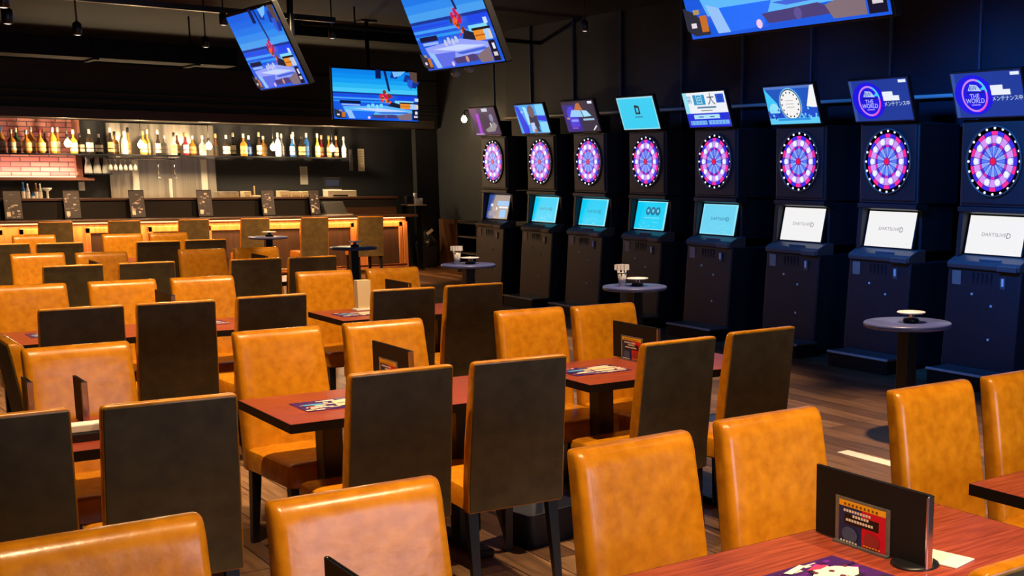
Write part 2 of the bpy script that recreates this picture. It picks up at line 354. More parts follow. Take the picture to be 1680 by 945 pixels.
television('television hanging at the top centre, tilted down, showing a beach table with red flowers', (3.66, 7.56, 2.60), -pi / 2, 1.1, 0.62, 0.38, 1, 3.45 - 2.60)
television('television cut off by the top of the picture above the fifth game machine', (3.74, 4.45, 2.69), -pi / 2, 1.42, 0.80, 0.30, 0, 3.45 - 2.69)
television('upright television over the right part of the bar showing sea and a palm', (6.22, 15.0, 2.535), 0, 1.085, 0.62, 0.0, 0, 3.45 - 2.535)

# ------------------------------------------------------------------ dart machines
CY = lambda r, g, b: E(r, g, b)
def up_screen(i, w, h):
    p = Pic(w, h)
    if i in (7, 8):
        p.rect(0, 0, 1, 1, E(22, 55, 150)); p.rect(0, 0, .05, 1, E(45, 80, 160)); p.disc(.30, .5, .19, E(20, 10, 225), ry=.155)
        p.ring(.31, .49, .112, .128, E(200, 130, 240), n=36); p.ring(.31, .49, .118, .130, E(240, 60, 190), -1.4, 0.1); p.ring(.31, .49, .116, .130, E(60, 210, 250), 0.2, 1.2)
        p.poly([(.22, .60), (.26, .74), (.36, .72), (.42, .58)], E(180, 205, 250)); p.text('BW', .30, .655, .05, E(20, 30, 160)); p.poly([(.40, .62), (.46, .70), (.46, .60)], E(40, 210, 250))
        p.rect(.19, .54, .45, .565, E(10, 5, 110)); p.text('THE', .31, .47, .052, E(190, 195, 250)); p.text('WORLD', .31, .365, .050, E(200, 205, 255)); p.rect(.25, .265, .38, .295, E(150, 130, 250))
        p.rect(.555, .60, .73, .70, E(235, 240, 250)); p.rect(.56, .48, .83, .60, E(235, 240, 250)); p.text('メンテナンス中', .775, .395, .042, E(210, 225, 250)); p.rect(.86, .90, .985, .97, E(230, 240, 255))
    elif i == 6:
        p.rect(0, 0, 1, 1, E(20, 85, 190)); p.rect(0, .93, 1, 1, E(80, 120, 200)); p.poly([(0, 1), (.03, .9), (.22, .55), (.22, .45), (0, .35)], E(60, 200, 250)); p.poly([(.80, .45), (.93, .98), (1, 1), (1, .40)], E(245, 245, 245))
        p.rect(0, 0, 1, .18, E(95, 205, 245)); p.disc(.14, .36, .07, E(150, 225, 250)); p.rect(0, .16, .35, .30, E(25, 75, 200)); p.rect(.63, .16, 1, .42, E(25, 80, 205))
        rs = random.Random(5)
        for k in range(26): p.disc(rs.choice([rs.uniform(.02, .34), rs.uniform(.68, .97)]), rs.uniform(.16, .42), .012, E(*rs.choice([(20, 50, 150), (120, 215, 250), (60, 130, 230)])), n=6)
        p.disc(.5, .52, .150, E(120, 200, 250)); p.disc(.5, .52, .140, E(15, 30, 70)); p.disc(.5, .52, .131, E(245, 244, 242))
        for k in range(14):
            a = 2 * pi * k / 14; p.disc(.5 + .11 / w * cos(a), .52 + .11 / h * sin(a), .010, E(30, 45, 80), n=6)
        for k in range(3): p.rect(.42, .44 + .09 * k, .58, .46 + .09 * k, E(190, 185, 180))
        p.rect(.2, .10, .85, .16, E(40, 150, 230))
    elif i == 5:
        p.rect(0, 0, 1, 1, E(238, 242, 248)); p.rect(0, 0, 1, .40, E(20, 45, 215)); p.rect(0, .40, .10, 1, E(150, 225, 245)); p.text('第', .14, .78, .085, E(50, 150, 200)); p.rect(.24, .64, .52, .93, E(40, 150, 200)); p.text('回', .38, .785, .105, E(190, 235, 250))
        p.text('大', .66, .77, .125, E(15, 25, 70)); p.rect(.78, .68, .97, .93, E(30, 90, 215)); p.text('会', .875, .80, .08, E(20, 40, 130)); p.rect(.30, .54, .75, .59, E(90, 130, 160)); p.rect(.38, .46, .65, .49, E(150, 150, 140))
        p.rect(.17, .24, .78, .36, E(175, 225, 245)); p.rect(.28, .28, .40, .31, E(60, 110, 180)); p.rect(.55, .28, .66, .31, E(60, 110, 180)); p.rect(.06, .07, .98, .19, E(120, 180, 240))
        for k in range(11): p.rect(.09 + .08 * k, .09, .105 + .08 * k, .17, E(60, 110, 225))
        p.rect(.46, .06, .50, .2, E(20, 45, 215))
    elif i == 4:
        p.rect(0, 0, 1, 1, E(150, 220, 235)); p.rect(.025, .035, .975, .955, E(50, 205, 242)); p.rect(.44, .47, .57, .72, E(20, 40, 55)); p.rect(.475, .52, .535, .67, E(50, 205, 242)); p.text('D', .505, .595, .14, E(20, 40, 55), .9); p.rect(.40, .37, .62, .40, E(40, 120, 150))
    elif i == 3:
        p.rect(0, 0, 1, 1, E(42, 44, 66)); p.rect(0, .0, .5, .9, E(40, 40, 130)); p.disc(.26, .55, .10, E(60, 60, 225)); p.poly([(.36, .70), (.46, .92), (.56, .95), (.63, .70)], E(190, 110, 60)); p.poly([(.18, .50), (.28, .72), (.55, .70), (.60, .48)], E(150, 205, 250)); p.poly([(.58, .70), (.74, .68), (.86, .50), (.62, .48)], E(165, 225, 250))
        p.rect(.16, .16, .44, .46, E(70, 60, 215)); p.rect(.20, .33, .42, .41, E(140, 150, 250)); p.rect(.58, .36, .92, .42, E(150, 195, 225)); p.rect(.84, .90, .97, .98, E(225, 235, 250)); p.poly([(.80, .03), (.84, .03), (.95, .16), (.92, .19)], E(230, 225, 220)); p.rect(.18, .10, .36, .14, E(150, 80, 220))
        p.rect(.08, .42, .17, .48, E(210, 140, 100))
    elif i == 2:
        p.rect(0, 0, 1, 1, E(60, 165, 240)); p.poly([(0, 1), (.13, .95), (.32, .2), (.30, 0), (.10, 0)], E(15, 60, 225)); p.poly([(.28, .95), (.40, .9), (.42, .3), (.33, .3)], E(165, 225, 250)); p.rect(.72, .62, 1, 1, E(120, 210, 250)); p.poly([(.70, .62), (1, .58), (1, .40), (.72, .45)], E(15, 50, 225)); p.rect(.74, .02, 1, .38, E(130, 215, 250))
        p.poly([(.42, .60), (.40, .25), (.72, .22), (.70, .62)], E(35, 45, 80)); p.disc(.54, .76, .075, E(105, 90, 100)); p.poly([(.42, .36), (.56, .38), (.55, .05), (.42, .05)], E(190, 205, 245)); p.poly([(.58, .35), (.66, .35), (.70, .05), (.60, .05)], E(40, 45, 65)); p.rect(.50, .02, .58, .14, E(170, 110, 80)); p.rect(.18, .72, .26, .80, E(150, 200, 250))
    else:
        p.rect(0, 0, 1, 1, E(60, 52, 85)); p.poly([(0, 1), (.30, 1), (.28, .5), (.12, .5)], E(105, 60, 110)); p.poly([(.22, .80), (.34, .80), (.30, 0), (.18, 0)], E(165, 60, 205)); p.poly([(.36, .75), (.55, .80), (.70, .4), (.42, .15)], E(45, 42, 70)); p.rect(.50, .86, .72, .98, E(200, 205, 225)); p.poly([(.45, .2), (.62, .28), (.85, .48), (.95, .34), (.80, .12), (.5, .10)], E(140, 140, 140)); p.disc(.80, .62, .05, E(130, 135, 165)); p.rect(.02, 0, .35, .07, E(165, 130, 185)); p.poly([(.68, .42), (.74, .46), (.72, .25)], E(210, 215, 235))
    return p
def low_screen(i, w, h):
    p = Pic(w, h)
    if i >= 6:
        p.rect(0, 0, 1, 1, E(244, 243, 242)); c = E(150, 135, 150); p.text('DARTSLIVE', .47, .51, .040, c, 1.25); p.text('D', .73, .495, .062, E(115, 100, 120)); p.rect(.865, .11, .90, .13, E(225, 222, 222))
    elif i == 1:
        p.rect(0, 0, 1, 1, E(45, 75, 150)); p.poly([(.30, 1), (1, 1), (1, 0), (.35, 0), (.22, .4)], E(140, 130, 130)); p.rect(.45, .55, 1, .75, E(120, 180, 235)); p.rect(.15, .5, .26, .62, E(190, 215, 245)); p.rect(.62, .05, .90, .38, E(100, 180, 240)); p.rect(.05, .1, .45, .3, E(110, 115, 150)); p.rect(.55, .44, .98, .52, E(215, 225, 240)); p.disc(.45, .42, .02, E(230, 230, 240), n=8)
    else:
        base = (15, 205, 245) if i < 5 else (110, 212, 242)
        p.rect(0, 0, 1, 1, E(150, 228, 245)); p.rect(.0 if i != 5 else 0.03, .03, .95, .97, E(*base))
        if i == 4:
            for k in range(3): p.disc(.40 + .16 * k, .66, .045, E(25, 110, 150)); p.disc(.40 + .16 * k, .67, .02, E(120, 210, 235), n=10)
            p.rect(.3, .40, .8, .44, E(110, 220, 240))
        else:
            p.text('DARTSLIVE', .50, .52, .042, E(25, 100, 145), 1.25); p.text('D', .76, .51, .06, E(20, 80, 120))
        rs = random.Random(i)
        for k in range(12): p.rect(x := rs.uniform(.08, .8), y := rs.uniform(.06, .3), x + .06, y + .02, E(130, 225, 245))
    return p
def dart_board(i):
    RED, PINK, BLU, PUR = (240, 20, 60), (255, 40, 150), (60, 40, 235), (140, 30, 220)
    p = Pic(1, 1); c = (.5, .5)
    p.disc(.5, .5, .232, E(28, 14, 120), n=48)
    for k in range(20):
        a0 = pi / 2 - pi / 20 + k * 2 * pi / 20 + .012; a1 = a0 + 2 * pi / 20 - .024
        even = k % 2 == 0
        p.ring(*c, .202, .230, E(*(PINK if even else BLU)), a0, a1, 3)                       # double
        p.ring(*c, .140, .198, E(*((212, 150, 248) if even else (178, 165, 252))), a0, a1, 3)     # outer single
        p.ring(*c, .120, .137, E(*((230, 40, 180) if even else (85, 30, 215))), a0, a1, 3)        # triple
        p.ring(*c, .035, .117, E(*((165, 190, 255) if even else (70, 85, 225))), a0, a1, 3)       # inner single
        p.ring(*c, .060, .112, E(*((130, 165, 250) if even else (95, 130, 245))), a0 + .05, a1 - .05, 2)
    for k in range(10):
        a = pi / 2 + (k + .5) * 2 * pi / 10
        p.disc(.5 + .168 * cos(a), .5 + .168 * sin(a), .026, E(238, 244, 255), n=12)
    p.disc(.5, .5, .034, E(150, 20, 160)); p.disc(.5, .5, .024, E(240, 15, 45), n=12)
    return p
LAMP = [None]
def machine(i, yc, label):
    t = thing('dart_machine', (7.45, yc, 0), -pi / 2, label, 'dart machine', 'row of dart machines along the navy wall')
    # base cabinet, side profile in (y, z); front faces -y
    B().prism([(-.15, .02), (-.08, .90), (.50, .90), (.50, .02)], -.365, .365, 'x', CAB, 0.012).make('base_cabinet', t)
    b = B().prism([(-.10, .895), (-.11, .93), (-.085, .955), (.015, 1.000), (.10, 1.0), (.10, .895)], -.36, .36, 'x', CABM, 0.006)
    b.box((.245, -.102, .915), (.19, .03, .045), CABM, 0.006).box((.04, -.062, .9745), (.22, .012, .016), mat('badge_grey', (.22, .23, .26), .4), 0.003, rot=Matrix.Rotation(rad(25), 3, 'X'))
    b.make('console_ledge', t)
    # screen bay: sides, back and hood
    b = B().prism([(-.03, .98), (.0, 1.365), (.45, 1.365), (.45, .98)], -.345, -.298, 'x', CAB, 0.006).prism([(.06, .98), (.07, 1.365), (.45, 1.365), (.45, .98)], .302, .335, 'x', CAB, 0.004)
    b.b2((-.30, .10, .98), (.30, .45, 1.36), CAB).prism([(-.02, 1.335), (-.02, 1.375), (.12, 1.375), (.12, 1.31)], -.345, .345, 'x', CAB, 0.005)
    b.make('screen_bay', t)
    tl = math.atan2(-.065, .298)
    s = B().box((0, .055, 1.155), (.585, .03, .325), BLACK, 0.004, rot=Matrix.Rotation(tl, 3, 'X')).make('touch_screen', t)
    o = Vector((0, .055, 1.155)) + Matrix.Rotation(tl, 3, 'X') @ Vector((0, -.0155, 0))
    low_screen(i, .56, .305).make('screen_picture', s, origin=o, tilt=tl, step=0.0003)
    # target head
    B().b2((-.345, .0, 1.375), (.345, .50, 2.05), CAB, 0.012).b2((-.32, -.012, 1.40), (.32, .01, 2.03), CAB, 0.008).lathe([(.275, 0), (.275, .012), (.262, .016), (.262, 0)], CABM, (0, -.012, 1.728), 40, Matrix.Rotation(pi / 2, 3, 'X')).make('target_head', t)
    d = dart_board(i).make('dart_board', t, origin=(0, -.014, 1.728), step=0.00012)
    lamp = None
    for k in range(20):
        a = pi / 2 + k * 2 * pi / 20
        if lamp is None:
            lamp = LAMP[0] or B().lathe([(.0095, 0), (.0095, .005), (.006, .008)], E(245, 248, 255, 1.3), (0, 0, 0), 10, Matrix.Rotation(pi / 2, 3, 'X')).make('number_lamp')
        if LAMP[0] is None: LAMP[0] = lamp; o = lamp
        else: o = LAMP[0].copy(); COL.objects.link(o)
        o.parent = t; o.location = (.252 * cos(a), -.014, 1.728 + .252 * sin(a))
    # upper screen
    tu = math.atan2(.105, .327)
    c = Vector((0, -.115, 2.228)); R = Matrix.Rotation(tu, 3, 'X')
    s = B().box(c + R @ Vector((0, .02, 0)), (.70, .04, .37), BLACK, 0.006, rot=R).box((0, .09, 2.14), (.36, .16, .20), BLACK, 0.01).make('upper_screen', t)
    up_screen(i, .672, .343).make('screen_picture', s, origin=c + R @ Vector((0, -.0005, 0)), tilt=tu, step=0.0003)
    # front fittings
    def fy(z): return -.15 + .07 * (z - .02) / .88
    B().box((-.27, fy(.82) - .002, .82), (.09, .006, .11), mat('sticker', (.22, .20, .18), .5), 0.002).make('sticker_plate', t)
    B().box((.20, fy(.80) - .004, .80), (.05, .012, .09), CABM, 0.003).box((.20, fy(.80) - .011, .81), (.022, .006, .06), WHITE, 0.001).make('coin_slot', t)
    for x, z in ((-.10, .70), (.10, .62), (.10, .36)):
        B().lathe([(.011, 0), (.011, .006), (.006, .008)], WHITE, (x, fy(z), z), 12, Matrix.Rotation(pi / 2, 3, 'X')).make('lock', t)
    # rack of vents between sticker and slot
    b = B()
    for k in range(5): b.box((-.10 + .045 * k, fy(.82) - .001, .82), (.012, .004, .10), MATTE)
    b.make('vent_slots', t)
    # step box in front; light grey front strip paints the edge highlight
    b = B().b2((-.27, -.41, .0), (.43, -.155, .118), MATTE, 0.008).b2((-.275, -.415, .112), (.435, -.155, .130), mat('step_rubber', (.06, .06, .065), .35), 0.005).b2((-.276, -.418, .114), (.436, -.398, .1315), mat('step_edge_highlight', (.42, .42, .43), .35), 0.002)
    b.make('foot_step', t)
    return t
MY = [14.28, 13.08, 11.99, 10.84, 9.65, 8.39, 7.27, 6.13]
ML = ['furthest dart machine beside the wall lamp with a purple dim upper screen', 'dart machine with a bright blue figure on its upper screen, second from the far end',
      'dart machine with a grey and orange upper screen, third from the far end', 'dart machine with a plain cyan upper screen, fourth from the far end',
      'dart machine whose upper screen is white over blue with large characters', 'dart machine whose upper screen shows a white disc on blue',
      'dart machine with white touch screen and round neon emblem, second from the right', 'nearest dart machine at the right edge with round neon emblem above']
for i in range(8): machine(i + 1, MY[i], ML[i])
# throwing lines taped to the floor
TL = ['nearest to the camera beside the tan chairs', 'before the machine at the right edge', 'before the second machine from the right', 'before the third machine from the right', 'before the fourth machine from the right', 'before the fifth machine from the right', 'before the sixth machine from the right', 'before the seventh machine from the right', 'before the furthest machine']
for k, y in enumerate([4.78] + MY[::-1]):
    tag(B().b2((4.83, y - .30, 0.0005), (4.92, y + .30, 0.003), PAPER).make('throw_line'), 'white throw line on the floor ' + TL[k], 'floor line', 'throw lines on the floor')

# ------------------------------------------------------------------ chairs
def make_chair():
    t = thing('dining_chair', (0, 0, 0))
    # seat cushion, faces -y
    rings = []
    for z, ins, bul in ((.335, .012, 0), (.345, .0, 0), (.41, .0, 0), (.428, .006, 0), (.436, .020, 0), (.440, .05, 0)):
        rings.append([(x, y - .02, z) for x, y in rrect(.198 - ins, .235 - ins, max(.03 - ins * .3, .012))])
    B().loft(rings, LEATHER).make('seat', t, 40)
    # backrest: reclined slab with rounded edges
    def cy(z): return .215 + .075 * max(0, (z - .42) / .51) ** 1.15
    rings = []
    def section(hw, ht, rf, rb, dish):
        pts = []
        for k in range(7): a = pi + (pi / 2) * k / 6; pts.append((-hw + rf + rf * cos(a), -ht + rf + rf * sin(a)))
        for u, d in ((-.75, .35), (-.4, .85), (0, 1), (.4, .85), (.75, .35)): pts.append((u * (hw - rf), -ht + dish * d))
        for k in range(7): a = 1.5 * pi + (pi / 2) * k / 6; pts.append((hw - rf + rf * cos(a), -ht + rf + rf * sin(a)))
        for k in range(4): a = (pi / 2) * k / 3; pts.append((hw - rb + rb * cos(a), ht - rb + rb * sin(a)))
        for k in range(4): a = pi / 2 + (pi / 2) * k / 3; pts.append((-hw + rb + rb * cos(a), ht - rb + rb * sin(a)))
        return pts
    for z, hw, ht, fy_, ds in ((.335, .195, .028, 0, 0), (.345, .200, .032, 0, 0), (.45, .200, .034, 0, .003), (.60, .198, .036, 0, .005), (.75, .195, .034, 0, .006), (.84, .193, .032, 0, .005), (.88, .193, .031, .0, .002), (.900, .1925, .0295, .0015, 0), (.914, .192, .027, .004, 0), (.923, .1905, .0235, .007, 0), (.928, .187, .019, .0095, 0), (.930, .182, .014, .011, 0)):
        rf = min(.026, ht * .85)
        rings.append([(x, cy(z) + y + fy_, z) for x, y in section(hw, ht, rf, .006, ds)])
    B().loft(rings, LEATHER).make('backrest', t, 50)
    # dark panel let into the rear face
    rings = []
    for z, hw, ht in ((.340, .196, .032), (.45, .196, .034), (.60, .194, .036), (.75, .191, .034), (.84, .189, .032), (.88, .189, .031), (.920, .187, .031)):
        y0 = cy(z) + ht
        rings.append([(-hw + .002, y0 - .010, z), (hw - .002, y0 - .010, z), (hw, y0 - .002, z), (hw - .003, y0 + .004, z), (-hw + .003, y0 + .004, z), (-hw, y0 - .002, z)])
    B().loft(rings, VINYL, smooth=False).make('back_panel', t)
    for sx in (-1, 1):
        for y0, dy in ((-.215, -.01), (.195, .045)):
            x0 = sx * .168; a, c = .021, .014
            r1 = [(x0 + u * a, y0 + v * a, .34) for u, v in ((-1, -1), (1, -1), (1, 1), (-1, 1))]
            r0 = [(x0 + sx * .004 + u * c, y0 + dy + v * c, 0) for u, v in ((-1, -1), (1, -1), (1, 1), (-1, 1))]
            B().loft([r0, r1], BLACK, smooth=False).make('leg', t)
    return t
proto = make_chair(); used = [False]
def chair(x, y, rz, label, group):
    o = proto if not used[0] else copy_tree(proto); used[0] = True
    o.location = (x, y, 0); o.rotation_euler = (0, 0, rz); tag(o, label, 'chair', group); return o
OFF = .29
rowsA = [('nearest', [(.48, 2.60), (.99, 2.59), (1.77, 2.63), (2.27, 2.68), (3.02, 2.72), (3.48, 2.71)], [0, -.01, .05, 0, 0, 0]),
         ('second', [(.49, 5.42), (.99, 5.42), (1.79, 5.46), (2.27, 5.47), (3.05, 5.51), (3.475, 5.47)], [0, .04, .06, .03, -.01, .01]),
         ('third', [(1.29, 8.37), (1.79, 8.37), (2.26, 8.37), (3.06, 8.39), (3.55, 8.39)], [0] * 5),
         ('fourth', [(1.82, 11.33), (2.26, 11.22), (3.04, 11.20), (3.49, 11.20)], [0] * 4),
         ('fifth', [(2.28, 14.31), (3.06, 14.15), (3.51, 14.16)], [0] * 3)]
for nm, ps, rs in rowsA:
    for k, (x, y) in enumerate(ps):
        chair(x, y - OFF, rs[k], 'tan chair facing us, %s of %d from left, %s row of tan fronts' % (ORD[k], len(ps), nm), 'tan chairs facing the camera')
rowsD = [('nearest', [(.50, 4.03), (.97, 3.99), (1.75, 4.11), (2.23, 4.09), (2.98, 4.14), (3.49, 4.20)], [0, -.04, .01, -.06, .05, .04]),
         ('second', [(1.28, 6.91), (1.74, 6.91), (2.22, 6.96), (3.0, 6.92), (3.45, 6.94)], [0, -.05, .05, -.04, .02]),
         ('third', [(1.80, 9.88), (2.29, 9.90), (3.06, 9.85), (3.50, 9.85)], [0] * 4),
         ('fourth', [(1.82, 12.88), (2.24, 12.80), (3.04, 12.65), (3.48, 12.71)], [0] * 4)]
for nm, ps, rs in rowsD:
    for k, (x, y) in enumerate(ps):
        chair(x, y + OFF, pi + rs[k], 'dark backed chair, %s of %d from left, %s row of dark backs' % (ORD[k], len(ps), nm), 'chairs seen from behind at the tables')
chair(1.83, 1.36 + OFF, pi, 'chair whose top edge just shows at the bottom right corner', 'chairs seen from behind at the tables')
for k, x in enumerate([3.05, 3.84, 4.69, 5.49, 6.32, 7.14]):
    chair(x, 17.6 + OFF, pi, 'brown backed chair pulled up to the wooden bar, %s of six from the left' % ORD[k], 'chairs along the bar')
chair(1.09, 5.80, pi / 2, 'dark flanked chair turned sideways behind the left tan chair of the second row', 'chairs turned sideways')

# ------------------------------------------------------------------ tables
EDGE = mat('dark_edge_band', (.006, .004, .004), .6, spec=.2)
def make_table(x0, x1, yc, label, hd=.305):
    w = x1 - x0; t = thing('dining_table', ((x0 + x1) / 2, yc, 0), 0, label, 'table', 'mahogany dining tables')
    B().b2((-w / 2, -hd, .668), (w / 2, hd, .70), WOOD, 0.003).make('tabletop', t)
    B().b2((-w / 2 + .001, -hd - .0015, .664), (w / 2 - .001, -hd + .012, .699), EDGE).b2((-w / 2 + .001, hd - .012, .664), (w / 2 - .001, hd + .0015, .699), EDGE).b2((-w / 2 - .0015, -hd, .664), (-w / 2 + .012, hd, .699), EDGE).b2((w / 2 - .012, -hd, .664), (w / 2 + .0015, hd, .699), EDGE).make('edge_band', t)
    px = w / 2 - .25 if w > .8 else 0
    for sx in ((-1, 1) if px else (0,)):
        B().b2((sx * px - .04, -.045, .03), (sx * px + .04, .045, .66), BLACK, 0.004).b2((sx * px - .1, -.16, .664), (sx * px + .1, .16, .664), BLACK).make('pedestal', t)
        B().b2((sx * px - .035, -.22, .0), (sx * px + .035, .22, .035), BLACK, 0.010).make('foot', t)
    return t
COLX = [(.22, 1.29), (1.48, 2.55), (2.80, 3.83)]
TN = ['left', 'middle', 'right']
tables = []
for ri, (nm, yc) in enumerate((('nearest', 1.97), ('second', 4.78), ('third', 7.664), ('fourth', 10.545), ('fifth', 13.58))):
    for ci, (a, b) in enumerate(COLX):
        if ci == 0 and ri >= 2: continue
        yc += {(0, 1): .02, (0, 2): .06, (1, 2): .055, (2, 2): .03, (4, 2): -.06}.get((ri, ci), 0)
        tables.append((ri, ci, yc, a, b)); make_table(a, b, yc, 'mahogany dining table, %s one of the %s row from the camera' % (TN[ci], nm))
make_table(1.04, 1.462, 7.655, 'small mahogany table for two at the left end of the third row')

ART = [E, ]
def flat(name, rgb, rough=.45): return mat(name, lin(rgb), rough)
def leaflet(x, y, z, w, h, rz, label, seed):
    rs = random.Random(seed)
    b = B().b2((-w / 2, -h / 2, 0), (w / 2, h / 2, .0015), flat('print_violet', (60, 25, 100))); o = b.make('menu_leaflet'); o.location = (x, y, z + .0005); o.rotation_euler = (0, 0, rz)
    tag(o, label, 'menu', 'printed menus lying on tables')
    p = Pic(w, h)
    if seed == 1: pal = [(70, 20, 120), (110, 30, 150), (120, 20, 140), (235, 225, 215), (40, 30, 60), (90, 30, 130), (60, 20, 90)]
    else: pal = [(245, 225, 205), (225, 190, 165), (190, 50, 60), (240, 235, 230), (70, 110, 190), (40, 30, 50), (120, 60, 110), (230, 205, 190), (170, 90, 70)]
    for k in range(46):
        c = pal[rs.randrange(len(pal))]; cx, cy = rs.uniform(.0, .88), rs.uniform(.0, .90); ww, hh = rs.uniform(.06, .22), rs.uniform(.03, .11)
        p.rect(cx, cy, min(1, cx + ww), min(1, cy + hh), flat('print_%d_%d_%d' % c, c))
    cr_, wh, sk = flat('print_cream', (250, 240, 225)), flat('print_white', (250, 248, 242)), flat('print_sky', (70, 175, 235))
    if seed == 1:
        p.poly([(.42, .42), (.50, .62), (.62, .74), (.80, .70), (.92, .50), (.80, .34), (.55, .30)], cr_); p.poly([(.55, .78), (.70, .86), (.78, .76), (.66, .72)], flat('print_rose', (235, 60, 110)))
        p.rect(.06, .66, .26, .80, wh); p.poly([(.36, .88), (.60, .97), (.62, .90), (.40, .80)], wh); p.rect(.24, .40, .44, .56, sk); p.rect(.27, .44, .41, .53, flat('print_pale_sky', (190, 235, 250)))
        for k in range(9): p.disc(rs.uniform(.45, .9), rs.uniform(.32, .68), .008, flat('print_plum', (95, 40, 70)), n=8)
    else:
        p.poly([(.45, .2), (.5, .75), (.8, .85), (.95, .5), (.75, .2)], flat('print_peach', (240, 205, 175))); p.rect(.08, .5, .34, .62, sk); p.rect(.5, .42, .9, .48, flat('print_umber', (90, 50, 40))); p.rect(.1, .2, .4, .26, wh)
    p.make('printed_face', o, origin=(0, 0, .0015), step=0.00006, flat=True)
    return o
def card_stand(x, y, label, card=True, s=1.0, rz=0.0, z=.70, wid=None):
    """black folder held upright, its broad face towards -x"""
    t = thing('menu_stand', (x, y, z), -pi / 2 + rz, label, 'menu stand', 'black menu stands on the tables')
    w, h = wid or .395 * s, .185 * s
    B().b2((-w / 2, -.006, .004), (w / 2, -.001, h), MATTE, 0.0015).b2((-w / 2, .001, .004), (w / 2, .006, h), MATTE, 0.0015).tube([(-w / 2, 0, .006), (-w / 2, 0, h)], .004, BLACK).make('folder', t)
    B().lathe([(.06, 0), (.06, .004), (.05, .008)], BLACK, (w * .36, .01, 0), 24).make('round_base', t)
    B().box((w / 2 - .002, 0, h / 2), (.008, .022, h * .98), CHROME, 0.003).make('clip', t)
    if card:
        B().b2((-w * .30, -.020, .0), (w * .19, -.008, .006), GLASS).b2((-w * .30, -.010, .0), (w * .19, -.0085, h * .66), GLASS).make('card_holder', t)
        p = Pic(w * .42, h * .60)
        p.rect(0, 0, .5, .86, flat('card_blue', (14, 38, 96))); p.rect(.5, 0, 1, .86, flat('card_red', (205, 10, 45))); p.rect(0, .86, 1, 1, flat('card_yellow', (240, 175, 30)))
        p.rect(.12, .46, .86, .70, flat('card_black', (12, 10, 12)))
        for k, (a, b, c) in enumerate(((.10, .75, .74), (.30, .70, .64), (.16, .82, .53))):
            n = int((b - a) / .06)
            for j in range(n): p.rect(a + j * .06, c, a + j * .06 + .045, c + .06, PAPER)
        for j in range(9): p.rect(.12 + j * .085, .90, .16 + j * .085, .95, flat('card_brown', (110, 70, 10)))
        p.disc(.25, .22, .028 * s, flat('card_mid_blue', (60, 85, 130)), ry=.02 * s); p.disc(.72, .22, .028 * s, flat('card_mid_red', (150, 45, 50)), ry=.02 * s)
        for j in range(6): p.rect(.05 + j * .065, .03, .09 + j * .065, .07, PAPER); p.rect(.55 + j * .065, .06, .59 + j * .065, .09, flat('card_yellow', (240, 175, 30)))
        p.make('card', t, origin=(-w * .055, -.0103, h * .32), step=0.00006)
    return t
card_stand(2.09, 2.07, 'large black menu stand with a yellow, blue and red card at lower right')
card_stand(.815, 2.10, 'black menu stand barely peeking up at the bottom edge', False)
card_stand(2.09, 4.98, 'black menu stand on the middle table of the second row behind a dark chair', True)
card_stand(3.34, 4.97, 'black menu stand with blue card before a tan chair on the right second row table', True)
card_stand(.725, 4.95, 'dark menu stand at the left edge behind the chair backs', False, wid=.13)
card_stand(.895, 4.97, 'dark menu stand in front of the leftmost glossy tan chair', False, .9, wid=.16)
card_stand(1.92, 7.93, 'black menu stand poking up above the tall dark chair at left centre', False)
card_stand(3.36, 7.86, 'black menu stand before the tan chair left of the round tables', False)
card_stand(2.12, 10.82, 'small black menu stand before a tan chair in the fourth row at left', False, wid=.30)
card_stand(3.42, 10.9, 'small black menu stand on the right table of the fourth row', False)
card_stand(2.12, 13.75, 'tiny black menu stand in front of the bar chairs', False, .8)
leaflet(1.84, 1.98, .70, .30, .22, 0.05, 'violet printed menu sheet at the bottom edge on the nearest table', 1)
leaflet(1.76, 4.77, .70, .30, .21, 0.0, 'colourful menu sheet on the middle table of the second row', 2)
leaflet(3.02, 4.86, .70, .30, .21, 0.0, 'colourful menu sheet under the two tan chairs of the right second row table', 3)
leaflet(3.02, 7.68, .70, .30, .21, 0.0, 'colourful menu sheet on the right table of the third row', 4)
leaflet(2.0, 7.75, .70, .42, .20, 0.0, 'menu sheet lying between two dark chairs on the middle third row table', 5)
leaflet(1.28, 7.72, .70, .24, .20, 0.0, 'menu sheet on the small table for two', 6)
o = B().b2((-.045, -.085, 0), (.045, .085, .004), PAPER, .001).make('paper_slip'); o.location = (2.175, 1.93, .7005); o.rotation_euler = (0, 0, .2)
tag(o, 'white paper slip lying behind the large black menu stand', 'paper')
t = thing('condiment_tray', (.845, 4.66, .70), 0, 'black tray with white napkins glimpsed between two dark chairs at left', 'tray')
B().b2((-.09, -.05, 0), (.09, .05, .03), BLACK, .004).make('tray', t); B().b2((-.07, -.035, .03), (.08, .03, .058), PAPER, .004).make('napkins', t); B().lathe([(.012, .0), (.012, .06), (0, .065)], CHROME, (.05, -.042, .03), 10).make('shaker', t)
o = B().b2((-.045, -.03, 0), (.045, .03, .20), mat('beige_card', (.62, .50, .30), .6), .002).b2((-.06, -.045, 0), (.06, .045, .012), PAPER, .002).make('card_holder'); o.location = (3.13, 7.90, .7)
tag(o, 'beige upright card box on a table between two tan chairs at centre', 'card box')
t = thing('storage_basket', (2.605, 4.66, 0), .2, 'navy storage basket on the floor under the middle chairs', 'basket')
B().loft([[(x, y, z) for x, y in rrect(a, b, .03)] for z, a, b in ((0, .13, .10), (.16, .16, .13), (.165, .165, .135), (.165, .155, .125), (.02, .125, .095))], mat('navy_plastic', (.010, .016, .045), .5)).make('tub', t)

